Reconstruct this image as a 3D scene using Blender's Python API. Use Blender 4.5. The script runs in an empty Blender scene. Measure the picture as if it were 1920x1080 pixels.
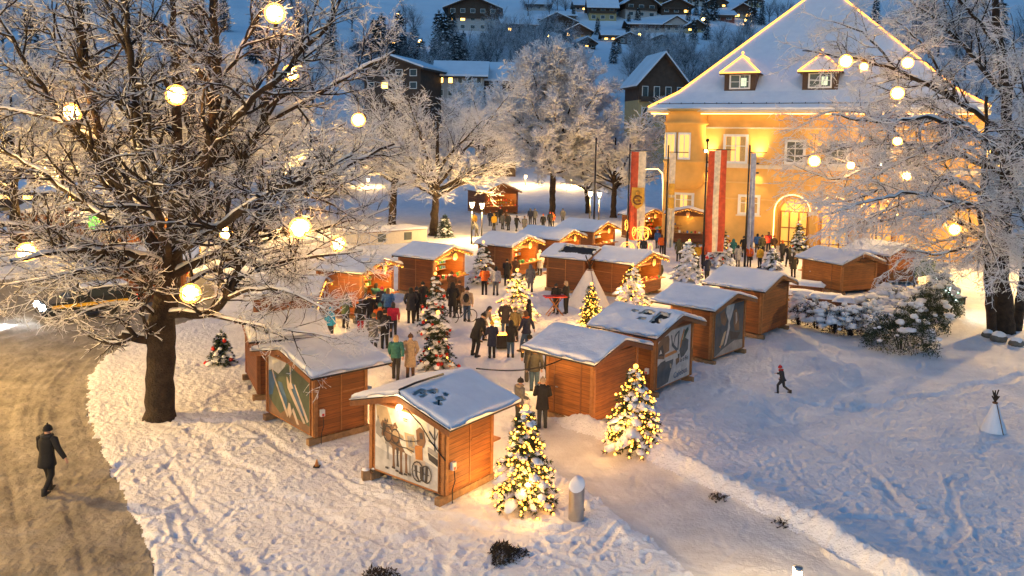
import bpy, math, random
import numpy as np
from mathutils import Vector, Matrix
R = random.Random(7)
rng = np.random.default_rng(11)
S = bpy.context.scene
COL = S.collection
PI = math.pi

# ---------------------------------------------------------------- camera
F = 1500.0; CAMH = 9.2; TH = math.radians(5.0); CY = 268 + F * math.tan(TH); CX = 960.0; ROLL = math.radians(1.1)
def ray(px, py):
    a = px - CX; b = py - CY; c, s = math.cos(ROLL), math.sin(ROLL)
    u = a * c + b * s; v = -a * s + b * c
    return (u, F * math.cos(TH) - v * math.sin(TH), -F * math.sin(TH) - v * math.cos(TH))
def G(px, py, z=0.0):                       # where the sight line through a photo point meets height z
    d = ray(px, py); t = (z - CAMH) / d[2]
    return Vector((d[0] * t, d[1] * t, z))
def at(px, py, Y):                          # the point at distance Y on that sight line
    d = ray(px, py); t = Y / d[1]
    return Vector((d[0] * t, Y, CAMH + d[2] * t))
cam_d = bpy.data.cameras.new('camera'); cam = bpy.data.objects.new('camera', cam_d); COL.objects.link(cam)
cam_d.sensor_width = 36; cam_d.lens = 36 * F / 1920; cam_d.shift_y = -(540 - CY) / 1920
cam_d.clip_start = 0.1; cam_d.clip_end = 4000
cam.matrix_world = Matrix.Translation((0, 0, CAMH)) @ Matrix.Rotation(PI / 2 - TH, 4, 'X') @ Matrix.Rotation(ROLL, 4, 'Z')
S.camera = cam
S.view_settings.view_transform = 'Standard'; S.view_settings.look = 'None'; S.view_settings.exposure = 1.14; S.view_settings.gamma = 1
S.cycles.use_denoising = True
S.cycles.max_bounces = 4; S.cycles.diffuse_bounces = 2; S.cycles.glossy_bounces = 2; S.cycles.transmission_bounces = 3
S.cycles.sample_clamp_indirect = 3; S.cycles.caustics_reflective = False; S.cycles.caustics_refractive = False

# ---------------------------------------------------------------- materials
MATS = {}
def nodes_of(name):
    m = bpy.data.materials.new(name); m.use_nodes = True
    nt = m.node_tree; b = nt.nodes['Principled BSDF']
    return m, nt, b
def tex_coord(nt, scale=(1, 1, 1), kind='Object'):
    tc = nt.nodes.new('ShaderNodeTexCoord'); mp = nt.nodes.new('ShaderNodeMapping')
    mp.inputs['Scale'].default_value = scale
    nt.links.new(tc.outputs[kind], mp.inputs['Vector']); return mp.outputs['Vector']
def noise(nt, vec, scale, detail=4, rough=.55):
    n = nt.nodes.new('ShaderNodeTexNoise'); n.inputs['Scale'].default_value = scale
    n.inputs['Detail'].default_value = detail; n.inputs['Roughness'].default_value = rough
    nt.links.new(vec, n.inputs['Vector']); return n.outputs['Fac']
def ramp(nt, fac, c0, c1, p0=.3, p1=.7):
    r = nt.nodes.new('ShaderNodeValToRGB'); r.color_ramp.elements[0].position = p0; r.color_ramp.elements[1].position = p1
    r.color_ramp.elements[0].color = (*c0, 1); r.color_ramp.elements[1].color = (*c1, 1)
    nt.links.new(fac, r.inputs['Fac']); return r.outputs['Color']
def bump(nt, b, h, strength=.5, dist=.02):
    bm = nt.nodes.new('ShaderNodeBump'); bm.inputs['Strength'].default_value = strength; bm.inputs['Distance'].default_value = dist
    nt.links.new(h, bm.inputs['Height']); nt.links.new(bm.outputs['Normal'], b.inputs['Normal'])
def mat(name, c, rough=.7, var=.25, scale=6, metal=0, bmp=.3, bd=.01, kind='Object', c2=None):
    if name in MATS: return MATS[name]
    m, nt, b = nodes_of(name)
    v = tex_coord(nt, kind=kind); f = noise(nt, v, scale)
    lo = c2 if c2 else tuple(x * (1 - var) for x in c); hi = c if c2 else tuple(min(1, x * (1 + var * .6)) for x in c)
    nt.links.new(ramp(nt, f, lo, hi), b.inputs['Base Color'])
    b.inputs['Roughness'].default_value = rough; b.inputs['Metallic'].default_value = metal
    if bmp: bump(nt, b, noise(nt, v, scale * 4), bmp, bd)
    MATS[name] = m; return m
def emit(name, c, s):
    if name in MATS: return MATS[name]
    m, nt, b = nodes_of(name)
    b.inputs['Base Color'].default_value = (*[min(1, x) for x in c], 1); b.inputs['Emission Color'].default_value = (*c, 1)
    b.inputs['Emission Strength'].default_value = s; b.inputs['Roughness'].default_value = .5
    MATS[name] = m; return m
def wood(name, c, board=.14, axis='Z', dark=.55):
    m, nt, b = nodes_of(name)
    v = tex_coord(nt); sep = nt.nodes.new('ShaderNodeSeparateXYZ'); nt.links.new(v, sep.inputs[0])
    if axis == 'H':                     # vertical boards: x + y
        ad = nt.nodes.new('ShaderNodeMath'); ad.operation = 'ADD'
        nt.links.new(sep.outputs['X'], ad.inputs[0]); nt.links.new(sep.outputs['Y'], ad.inputs[1]); src = ad.outputs[0]
        gs = tex_coord(nt, (14, 14, .8))
    else:
        src = sep.outputs['Z']; gs = tex_coord(nt, (.9, .9, 15))
    dv = nt.nodes.new('ShaderNodeMath'); dv.operation = 'DIVIDE'; dv.inputs[1].default_value = board; nt.links.new(src, dv.inputs[0])
    fr = nt.nodes.new('ShaderNodeMath'); fr.operation = 'FRACT'; nt.links.new(dv.outputs[0], fr.inputs[0])
    fl = nt.nodes.new('ShaderNodeMath'); fl.operation = 'FLOOR'; nt.links.new(dv.outputs[0], fl.inputs[0])
    wn = nt.nodes.new('ShaderNodeTexWhiteNoise'); wn.noise_dimensions = '1D'; nt.links.new(fl.outputs[0], wn.inputs['W'])
    g = noise(nt, gs, 2.2, 5, .6)
    col = ramp(nt, g, tuple(x * dark for x in c), tuple(x * 1.25 for x in c), .3, .75)
    st = noise(nt, tex_coord(nt), .9, 3)
    mr = nt.nodes.new('ShaderNodeMapRange'); nt.links.new(st, mr.inputs['Value']); mr.inputs['From Min'].default_value = .3; mr.inputs['From Max'].default_value = .7
    mr.inputs['To Min'].default_value = .7; mr.inputs['To Max'].default_value = 1.1
    w2 = nt.nodes.new('ShaderNodeMapRange'); nt.links.new(wn.outputs['Value'], w2.inputs['Value']); w2.inputs['To Min'].default_value = .75; w2.inputs['To Max'].default_value = 1.1
    gp = nt.nodes.new('ShaderNodeMath'); gp.operation = 'GREATER_THAN'; gp.inputs[1].default_value = .09; nt.links.new(fr.outputs[0], gp.inputs[0])
    g2 = nt.nodes.new('ShaderNodeMapRange'); nt.links.new(gp.outputs[0], g2.inputs['Value']); g2.inputs['To Min'].default_value = .45
    ml = w2.outputs[0]
    for o in (mr.outputs[0], g2.outputs[0]):
        mm = nt.nodes.new('ShaderNodeMath'); mm.operation = 'MULTIPLY'; nt.links.new(ml, mm.inputs[0]); nt.links.new(o, mm.inputs[1]); ml = mm.outputs[0]
    mx = nt.nodes.new('ShaderNodeVectorMath'); mx.operation = 'SCALE'; nt.links.new(col, mx.inputs[0]); nt.links.new(ml, mx.inputs['Scale'])
    nt.links.new(mx.outputs[0], b.inputs['Base Color']); b.inputs['Roughness'].default_value = .62
    bump(nt, b, gp.outputs[0], .6, .01)
    MATS[name] = m; return m
def snow_mat(name, c, c2, s1=2.0, s2=16., d=.05, st=.6, rough=.85, s3=70, kind='Object'):
    m, nt, b = nodes_of(name)
    v = tex_coord(nt, kind=kind); f = noise(nt, v, s1, 5, .6)
    nt.links.new(ramp(nt, f, c2, c, .35, .65), b.inputs['Base Color']); b.inputs['Roughness'].default_value = rough
    a = noise(nt, v, s2, 4, .6); a2 = noise(nt, v, s3, 2)
    ad = nt.nodes.new('ShaderNodeMath'); ad.operation = 'MULTIPLY_ADD'; ad.inputs[1].default_value = .25
    nt.links.new(a2, ad.inputs[0]); nt.links.new(a, ad.inputs[2])
    bump(nt, b, ad.outputs[0], st, d)
    MATS[name] = m; return m
SNOW = snow_mat('snow', (.84, .86, .90), (.78, .80, .85), 1.5, 9, .03, .4)
SNOWT = mat('branch_snow', (.80, .80, .80), .8, .06, 5, bmp=0)
FROST = mat('frost', (.84, .84, .87), .8, .25, 3, bmp=0)
GROUND = snow_mat('trodden_snow', (.86, .87, .90), (.74, .75, .79), .8, 7, .10, .75, s3=32)
PATH = snow_mat('packed_snow', (.72, .71, .71), (.60, .58, .57), 1.2, 14, .04, .6)
ROAD = snow_mat('dirty_road_snow', (.31, .285, .245), (.165, .15, .125), 1.1, 9, .07, .8)
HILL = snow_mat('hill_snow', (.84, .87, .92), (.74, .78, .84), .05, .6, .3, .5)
BARK = mat('bark', (.040, .025, .015), .9, .7, 4, bmp=1, bd=.08)
TWIG = mat('twig_bark', (.032, .021, .014), .9, .4, 5, bmp=0)
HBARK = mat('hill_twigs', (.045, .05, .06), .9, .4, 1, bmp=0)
HUTW = wood('hut_boards', (.29, .088, .016))
HUTW2 = wood('hut_boards_dark', (.17, .05, .012))
HUTW3 = wood('hut_boards_honey', (.35, .118, .021))
TRIM = mat('hut_trim', (.20, .075, .025), .6, .3, 9)
TRIM2 = mat('hut_batten', (.36, .15, .045), .6, .3, 9)
ROOFB = mat('roof_felt', (.022, .02, .02), .7, .3, 8)
BEAM = mat('skid_timber', (.30, .18, .09), .8, .4, 6)
DARK = mat('dark_metal', (.03, .03, .033), .45, .2, 9, metal=.6, bmp=0)
STEEL = mat('steel', (.42, .42, .43), .32, .15, 5, metal=.95, bmp=.1)
NEEDLE = mat('needles', (.022, .045, .018), .7, .5, 8, bmp=0)
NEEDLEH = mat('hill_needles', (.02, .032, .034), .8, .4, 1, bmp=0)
RED = mat('red_paint', (.55, .03, .02), .35, .1, 5, bmp=0)
WHITE = mat('white_paint', (.78, .77, .74), .5, .06, 5, bmp=0)
CREAM = mat('cream_paint', (.70, .62, .48), .6, .1, 5, bmp=0)
BLACK = mat('black_rubber', (.012, .012, .013), .6, .2, 9, bmp=0)
SKIN = mat('skin', (.55, .33, .24), .55, .1, 20, bmp=0)
BULB = emit('warm_bulb', (1, .40, .045), 4)
BULBW = emit('white_bulb', (1, .70, .34), 9)
GLOWIN = emit('stall_glow', (1, .50, .10), 3.2)
ROPE = emit('light_rope', (1, .36, .05), 2.2)
ROPEW = emit('light_rope_pale', (1, .60, .20), 2.2)
STREET = emit('street_lamp_glass', (1, .78, .45), 8)

# ---------------------------------------------------------------- mesh helpers
def link(o, parent=None):
    COL.objects.link(o)
    if parent is not None: o.parent = parent
    return o
def tag(o, label=None, cat=None, group=None, kind=None):
    if label: o['label'] = label
    if cat: o['category'] = cat
    if group: o['group'] = group
    if kind: o['kind'] = kind
    return o
def thing(name, label, cat, loc=(0, 0, 0), rz=0, group=None, sc=1):
    o = bpy.data.objects.new(name, None); link(o); o.empty_display_size = .3
    o.location = loc; o.rotation_euler = (0, 0, rz); o.scale = (sc, sc, sc)
    return tag(o, label, cat, group)
def np_mesh(name, V, Q, mats, mi=None, smooth=True):
    V = np.asarray(V, np.float32).reshape(-1, 3); Q = np.asarray(Q, np.int32); n = Q.shape[1]
    me = bpy.data.meshes.new(name); me.vertices.add(len(V)); me.vertices.foreach_set('co', V.ravel())
    me.loops.add(Q.size); me.loops.foreach_set('vertex_index', Q.ravel())
    me.polygons.add(len(Q)); me.polygons.foreach_set('loop_start', np.arange(0, Q.size, n, dtype=np.int32))
    if mi is not None: me.polygons.foreach_set('material_index', np.asarray(mi, np.int32))
    me.polygons.foreach_set('use_smooth', np.full(len(Q), smooth))
    for m in mats: me.materials.append(m)
    me.update(calc_edges=True); me.validate(); return me
def obj(name, me, parent=None, label=None):
    o = bpy.data.objects.new(name, me); link(o, parent)
    if label: o['label'] = label
    return o
class MB:
    def __init__(s): s.v = []; s.f = []; s.m = []; s.mats = []; s.sm = []
    def mi(s, m):
        if m not in s.mats: s.mats.append(m)
        return s.mats.index(m)
    def add(s, vs, fs, m, smooth=False):
        k = len(s.v); s.v += [tuple(x) for x in vs]; i = s.mi(m)
        for f in fs: s.f.append(tuple(j + k for j in f)); s.m.append(i); s.sm.append(smooth)
    def box(s, c, d, m, rz=0, M=None):
        hx, hy, hz = d[0] / 2, d[1] / 2, d[2] / 2; c = Vector(c)
        vs = [Vector((x, y, z)) for x in (-hx, hx) for y in (-hy, hy) for z in (-hz, hz)]
        if rz: q = Matrix.Rotation(rz, 3, 'Z'); vs = [q @ p for p in vs]
        if M is not None: vs = [M @ p for p in vs]
        s.add([c + p for p in vs], [(0, 1, 3, 2), (4, 6, 7, 5), (0, 4, 5, 1), (2, 3, 7, 6), (0, 2, 6, 4), (1, 5, 7, 3)], m)
    def bar(s, a, b, w, h, m):
        a = Vector(a); b = Vector(b); d = (b - a); L = d.length; d.normalize()
        up = Vector((0, 0, 1)) if abs(d.z) < .95 else Vector((1, 0, 0)); x = d.cross(up).normalized(); u = x.cross(d)
        s.box((a + b) / 2, (w, L, h), m, M=Matrix((x, d, u)).transposed())
    def prism(s, poly, axis, a, b, m):          # poly in the two other axes, extruded a..b along axis
        n = len(poly)
        def P(p, t): return {'x': (t, p[0], p[1]), 'y': (p[0], t, p[1]), 'z': (p[0], p[1], t)}[axis]
        vs = [P(p, a) for p in poly] + [P(p, b) for p in poly]
        s.add(vs, [tuple(range(n))[::-1], tuple(range(n, 2 * n))] + [(i, (i + 1) % n, n + (i + 1) % n, n + i) for i in range(n)], m)
    def tube(s, pts, rad, m, n=8, cap=True, smooth=True, ell=None):
        pts = [Vector(p) for p in pts]; k = len(pts)
        if not hasattr(rad, '__len__'): rad = [rad] * k
        vs = []; ref = None
        for i, p in enumerate(pts):
            t = (pts[min(i + 1, k - 1)] - pts[max(i - 1, 0)]).normalized()
            if ref is None: ref = Vector((1, 0, 0)) if abs(t.x) < .9 else Vector((0, 1, 0))
            u = (ref - t * ref.dot(t)).normalized(); w = t.cross(u); ref = u
            for j in range(n):
                a = 2 * PI * j / n; r = rad[i]; e = ell[i] if ell else 1
                vs.append(p + u * (math.cos(a) * r) + w * (math.sin(a) * r * e))
        fs = [(i * n + j, i * n + (j + 1) % n, (i + 1) * n + (j + 1) % n, (i + 1) * n + j) for i in range(k - 1) for j in range(n)]
        if cap: fs += [tuple(range(n))[::-1], tuple(range((k - 1) * n, k * n))]
        s.add(vs, fs, m, smooth)
    def lathe(s, prof, m, n=12, c=(0, 0, 0), smooth=True):   # (r, z) pairs
        s.tube([(c[0], c[1], c[2] + z) for r, z in prof], [max(r, .0005) for r, z in prof], m, n, True, smooth)
    def ball(s, c, r, m, n=8, k=6, sq=(1, 1, 1), jit=0):
        vs = [(c[0], c[1], c[2] - r * sq[2])]
        for i in range(1, k):
            a = PI * i / k
            for j in range(n):
                b = 2 * PI * j / n
                vs.append((c[0] + r * sq[0] * math.sin(a) * math.cos(b), c[1] + r * sq[1] * math.sin(a) * math.sin(b), c[2] - r * sq[2] * math.cos(a)))
        vs.append((c[0], c[1], c[2] + r * sq[2])); t = len(vs) - 1
        if jit: vs = [tuple(c[q] + (p[q] - c[q]) * (1 + R.uniform(-jit, jit)) for q in range(3)) for p in vs]
        fs = [(0, 1 + (j + 1) % n, 1 + j) for j in range(n)] + [(t, t - n + j, t - n + (j + 1) % n) for j in range(n)]
        fs += [(1 + i * n + j, 1 + i * n + (j + 1) % n, 1 + (i + 1) * n + (j + 1) % n, 1 + (i + 1) * n + j) for i in range(k - 2) for j in range(n)]
        s.add(vs, fs, m, True)
    def poly(s, vs, m): s.add(vs, [tuple(range(len(vs)))], m)
    weld = False
    def mesh(s, name):
        me = bpy.data.meshes.new(name); me.from_pydata([tuple(p) for p in s.v], [], s.f)
        for m in s.mats: me.materials.append(m)
        me.polygons.foreach_set('material_index', s.m); me.polygons.foreach_set('use_smooth', s.sm)
        me.update()
        if s.weld:
            import bmesh
            b = bmesh.new(); b.from_mesh(me); bmesh.ops.remove_doubles(b, verts=b.verts, dist=1e-4); b.to_mesh(me); b.free()
        return me
    def build(s, name, parent=None, label=None): return obj(name, s.mesh(name), parent, label)
def light(name, kind, loc, power, color, size=.15, parent=None, **kw):
    d = bpy.data.lights.new(name, kind); d.energy = power; d.color = color
    if kind in ('POINT', 'SPOT'): d.shadow_soft_size = size
    if kind == 'AREA': d.size = size
    for k, v in kw.items(): setattr(d, k, v)
    o = bpy.data.objects.new(name, d); link(o, parent); o.location = loc; return o
def aim(o, target):
    o.rotation_euler = (Vector(target) - o.location).to_track_quat('-Z', 'Y').to_euler(); return o
WARM = (1, .53, .14); SODIUM = (1, .58, .18)

# ---------------------------------------------------------------- noise on arrays
def h2(i, j, k=0):
    x = np.sin(i * 127.1 + j * 311.7 + k * 74.7) * 43758.5453
    return x - np.floor(x)
def vnoise(x, y, k=0):
    i = np.floor(x); j = np.floor(y); fx = x - i; fy = y - j; fx = fx * fx * (3 - 2 * fx); fy = fy * fy * (3 - 2 * fy)
    return (h2(i, j, k) * (1 - fx) + h2(i + 1, j, k) * fx) * (1 - fy) + (h2(i, j + 1, k) * (1 - fx) + h2(i + 1, j + 1, k) * fx) * fy
def fbm(x, y, o=4, k=0):
    a = 0; s = .5
    for q in range(o): a = a + s * vnoise(x, y, k + q); x = x * 2.03 + 5.1; y = y * 2.03 + 1.7; s *= .5
    return a
def dimples(x, y, cell, wid, k, el=2.0):
    i0 = np.floor(x / cell); j0 = np.floor(y / cell); out = np.zeros_like(x)
    for di in (-1, 0, 1):
        for dj in (-1, 0, 1):
            i = i0 + di; j = j0 + dj
            cx = (i + h2(i, j, k)) * cell; cy = (j + h2(i, j, k + 1)) * cell; a = h2(i, j, k + 2) * 6.283
            dx = x - cx; dy = y - cy; u = dx * np.cos(a) + dy * np.sin(a); v = -dx * np.sin(a) + dy * np.cos(a)
            d2 = (u / el) ** 2 + v ** 2; w = wid * (.7 + .6 * h2(i, j, k + 3)); q = d2 / w ** 2
            out += (h2(i, j, k + 4) > .35) * (np.exp(-q * q) - .45 * np.exp(-(np.sqrt(q) - 1.5) ** 2 * 4))
    return out
def seg_dist(x, y, pts):
    d = np.full_like(x, 1e9)
    for (ax, ay), (bx, by) in zip(pts[:-1], pts[1:]):
        vx, vy = bx - ax, by - ay; t = np.clip(((x - ax) * vx + (y - ay) * vy) / (vx * vx + vy * vy), 0, 1)
        d = np.minimum(d, np.hypot(x - ax - t * vx, y - ay - t * vy))
    return d
def inside(x, y, pts):
    r = np.zeros(x.shape, bool); n = len(pts)
    for i in range(n):
        ax, ay = pts[i]; bx, by = pts[(i + 1) % n]
        if abs(by - ay) < 1e-9: continue
        r ^= ((ay > y) != (by > y)) & (x < (bx - ax) * (y - ay) / (by - ay) + ax)
    return r

# ---------------------------------------------------------------- terrain
PY_ = np.array([0, 128, 150, 170, 200, 250, 300, 350, 450, 600, 900.]); PZ_ = np.array([0, 0, 2.5, 7, 15, 29, 44, 58, 88, 140, 260.])
def terr(x, y):
    x = np.asarray(x, float); y = np.asarray(y, float)
    z = np.interp(y, PY_, PZ_); w = np.clip((y - 130) / 60, 0, 1)
    return z + w * (fbm(x / 40 + 9, y / 40, 3) - .45) * 9
def T(x, y): return float(terr(np.array([x]), np.array([y]))[0])
def hill(px, py):                            # where the sight line meets the hillside
    d = ray(px, py)
    for Y in np.arange(100, 690, 1.0):
        t = Y / d[1]
        if CAMH + d[2] * t <= T(d[0] * t, Y): return Vector((d[0] * t, Y, T(d[0] * t, Y)))
    return Vector((d[0] * 690 / d[1], 690, T(d[0] * 690 / d[1], 690)))
W2 = lambda l: [tuple(G(*p)[:2]) for p in l]
road_edge = W2([(330, 1180), (290, 1075), (255, 985), (218, 905), (180, 830), (160, 770), (163, 715), (195, 670), (250, 640), (330, 612), (400, 590)])
road_poly = road_edge + W2([(400, 520), (250, 500), (60, 520), (-200, 545), (-700, 640)]) + [(-40, 5), (-5, 5)]
path_up = W2([(1000, 760), (1062, 806), (1160, 845), (1250, 885), (1380, 945), (1500, 1005), (1600, 1062), (1720, 1130)])
path_lo = W2([(1330, 1130), (1270, 1060), (1180, 985), (1110, 935), (1040, 880), (955, 800)])
path_poly = path_up + path_lo
rows = np.concatenate([1 / np.linspace(1 / 9.0, 1 / 140.0, 760), np.linspace(142, 700, 170)])
cols = np.concatenate([np.linspace(-1.6, -.78, 40), np.linspace(-.775, .775, 900), np.linspace(.78, 1.6, 40)])
XX = cols[None, :] * (rows[:, None] + 1.5); YY = np.repeat(rows[:, None], len(cols), 1)
x = XX.ravel(); y = YY.ravel(); z = terr(x, y)
near = y < 135
xn, yn = x[near], y[near]
rd = seg_dist(xn, yn, road_edge); rin = inside(xn + (fbm(xn * 3.5, yn * 3.5, 3, 3) - .45) * .42, yn + (fbm(xn * 3.5, yn * 3.5, 3, 8) - .45) * .42, road_poly)
pin = inside(xn + (vnoise(xn * 2, yn * 2, 4) - .5) * .3, yn + (vnoise(xn * 2, yn * 2, 5) - .5) * .3, path_poly)
pu = seg_dist(xn, yn, path_up); pl = seg_dist(xn, yn, path_lo)
fade = np.clip((75 - yn) / 40, 0, 1)
patch = np.where(xn > 6 + (yn - 18) * .25, .75, 1) * np.clip((fbm(xn / 2.6, yn / 2.6, 3, 20) - .34) * 3.6, .28, 1)
hz = (fbm(xn / 3, yn / 3, 4) - .47) * .22
wl = 1 - pin * .8 - rin * .75
hz = hz * np.where(rin | pin, .35, 1)
hz -= dimples(xn, yn, .46, .09, 30, 2.0) * .05 * wl * patch
hz -= dimples(xn + 3, yn, .27, .055, 50, 1.7) * .028 * wl * (1 - .4 * patch)
hz -= dimples(xn + 9, yn + 4, 1.1, .10, 70, 7.0) * .05 * wl * patch
hz += (fbm(xn * 4.2, yn * 4.2, 3, 40) - .45) * .045 * wl
hz -= np.clip(np.where(rin, rd, 0), 0, .4) * .12 + np.clip(np.where(pin, np.minimum(pu, pl), 0), 0, .4) * .15
hz += np.where(rin, (vnoise(rd * 2.6, yn * .12 + xn * .12, 95) - .5) * .10 + (vnoise(rd * 6.5, yn * .2, 96) - .5) * .05, 0)
hz += np.where(rin, (fbm(xn * 2.2, yn * 2.2, 3, 60) - .45) * .12 + (fbm(xn * 7, yn * 7, 2, 66) - .4) * .05, 0)
for k_, (tw, td, pl_) in enumerate([(.14, .05, [(1790, 890), (1778, 960), (1785, 1030)]), (.20, .08, [(1480, 755), (1600, 770), (1760, 740), (1920, 700)]), (.2, .04, [(1330, 700), (1450, 790), (1620, 880), (1750, 1000), (1800, 1100)]), (.2, .045, [(330, 800), (450, 880), (600, 960), (760, 1010), (900, 1000), (1060, 985)]), (.16, .04, [(360, 780), (470, 800), (560, 860), (690, 930), (800, 990), (860, 1090)]), (.16, .035, [(300, 860), (380, 950), (480, 1080)]), (.18, .04, [(720, 960), (860, 975), (1000, 1010), (1100, 1090)])]):
    td_ = seg_dist(xn + (vnoise(xn * .8, yn * .8, 100 + k_) - .5) * .9, yn + (vnoise(xn * .8, yn * .8, 120 + k_) - .5) * .9, W2(pl_)); q_ = td_ / tw
    hz -= td * wl * (np.exp(-q_ ** 4) * (.6 + .8 * vnoise(xn * 4, yn * 4, 140 + k_)) - .4 * np.exp(-((q_ - 1.5) / .4) ** 2))
lump = .5 + fbm(xn * 1.1, yn * 1.1, 3, 80)
su = np.where(pin, -pu, pu); hz += np.where(su > .5, .42 * np.exp(-((su - .5) / .5) ** 2), .42 * np.exp(-((su - .5) / .3) ** 2)) * (lump + .35 * (fbm(xn * 5, yn * 5, 2, 90) - .4)) ; hz += ~pin * .12 * np.exp(-((pl - .4) / .35) ** 2) * lump
sd = np.where(rin, -rd, rd); hz += np.where(sd > .25, .07 * np.exp(-((sd - .25) / .45) ** 2), .07 * np.exp(-((sd - .25) / .35) ** 2)) * lump
z[near] += hz * np.where(fade > 0, .35 + .65 * fade, .35)
nr, nc = XX.shape
idx = np.arange(nr * nc).reshape(nr, nc)
Q = np.stack([idx[:-1, :-1], idx[:-1, 1:], idx[1:, 1:], idx[1:, :-1]], -1).reshape(-1, 4)
mask = np.zeros(nr * nc, int); mask[near] = np.where(rin, 1, np.where(pin, 2, 0)); mask[y > 138] = 3
qm = mask[Q[:, 0]]; V = np.stack([x, y, z], -1)
for k, (nm, m) in enumerate((('snow_ground', GROUND), ('road', ROAD), ('path', PATH), ('hillside', HILL))):
    q = Q[qm == k]; u, inv = np.unique(q, return_inverse=True)
    tag(obj(nm, np_mesh(nm, V[u], inv.reshape(-1, 4), [m])), kind='structure')
def gz(px, py): return G(px, py)
# ---------------------------------------------------------------- trees
def norm(a): return a / np.maximum(np.linalg.norm(a, axis=-1, keepdims=True), 1e-9)
def grow(p, d, L, r, k, wander, up, tip=.3):
    N = len(p); P = [p]; d = norm(d); step = (L / k)[:, None]
    for i in range(k):
        d = norm(d + rng.normal(0, wander, (N, 3)) + np.array([0, 0, up])); p = p + d * step; P.append(p)
    P = np.stack(P, 1); t = np.linspace(0, 1, k + 1)[None, :]
    return P, r[:, None] * (1 - t * (1 - tip))
def kids(P, Rr, n, a0, a1, l0, l1, rr, tmin, rmax, flat=.75):
    N, k1, _ = P.shape; k = k1 - 1
    t = tmin + (1 - tmin) * ((np.arange(n)[None, :] + rng.random((N, n))) / n); t = np.clip(t, 0, .999)
    s = t * k; i = s.astype(int); f = (s - i)[..., None]; ar = np.arange(N)[:, None]
    p = P[ar, i] * (1 - f) + P[ar, i + 1] * f; T_ = norm(P[ar, i + 1] - P[ar, i])
    rad = Rr[ar, i] * (1 - f[..., 0]) + Rr[ar, i + 1] * f[..., 0]
    q = rng.normal(0, 1, (N, n, 3)); q[..., 2] *= flat
    q = norm(q - T_ * (q * T_).sum(-1, keepdims=True)); a = rng.uniform(a0, a1, (N, n))[..., None]
    d = T_ * np.cos(a) + q * np.sin(a)
    L = rng.uniform(l0, l1, (N, n)) * (1.1 - .5 * t); r = np.minimum(rad * rr, rmax)
    return p.reshape(-1, 3), d.reshape(-1, 3), L.ravel(), r.ravel()
def tubes(P, Rr, n):
    N, k, _ = P.shape
    T_ = np.empty_like(P); T_[:, 1:-1] = P[:, 2:] - P[:, :-2]; T_[:, 0] = P[:, 1] - P[:, 0]; T_[:, -1] = P[:, -1] - P[:, -2]; T_ = norm(T_)
    ref = np.where(np.abs(T_[:, :1, 2:3]) > .8, np.array([1., 0, 0]), np.array([0, 0, 1.])); ref = np.repeat(ref, k, 1)
    u = norm(np.cross(T_, ref)); w = np.cross(T_, u)
    a = np.arange(n) * 2 * PI / n
    V = P[:, :, None, :] + Rr[:, :, None, None] * (u[:, :, None, :] * np.cos(a)[:, None] + w[:, :, None, :] * np.sin(a)[:, None])
    b = (np.arange(N) * k * n)[:, None, None] + (np.arange(k - 1) * n)[None, :, None]
    j = np.arange(n)[None, None, :]; j2 = (j + 1) % n
    Qd = np.stack([b + j, b + j2, b + n + j2, b + n + j], -1).reshape(-1, 4)
    return V.reshape(-1, 3), Qd
def join(parts):
    Vs, Qs, o = [], [], 0
    for V, Q in parts: Vs.append(V); Qs.append(Q + o); o += len(V)
    return np.concatenate(Vs), np.concatenate(Qs)
def snowtube(P, Rr, add, mul, gap, n=5):
    """a ridge of snow lying along the upper side of every branch"""
    T_ = np.empty_like(P); T_[:, :-1] = P[:, 1:] - P[:, :-1]; T_[:, -1] = T_[:, -2]; T_ = norm(T_)
    h = np.sqrt(np.clip(1 - T_[..., 2] ** 2, 0, 1)); rs = (Rr * mul + add) * (.22 + .78 * h) * rng.uniform(.6, 1.35, Rr.shape)
    rs = np.where(rng.random(Rr.shape) < gap, rs * .25, rs); rs[:, -1] *= .8
    C = P + np.stack([np.zeros_like(rs), np.zeros_like(rs), Rr * .75 + rs * .35], -1)
    return tubes(C, rs, n)
def resample(pts, rads, step):
    pts = np.array(pts, float); seg = np.linalg.norm(np.diff(pts, axis=0), axis=1); s = np.concatenate([[0], np.cumsum(seg)])
    n = max(3, int(s[-1] / step) + 1); t = np.linspace(0, s[-1], n)
    P = np.stack([np.interp(t, s, pts[:, i]) for i in range(3)], 1); P2 = P.copy()
    P2[1:-1] = .25 * P[:-2] + .5 * P[1:-1] + .25 * P[2:]
    P2[1:-1] += rng.normal(0, .035 * step, P2[1:-1].shape) * 2
    return P2, np.interp(t, s, rads)
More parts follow.
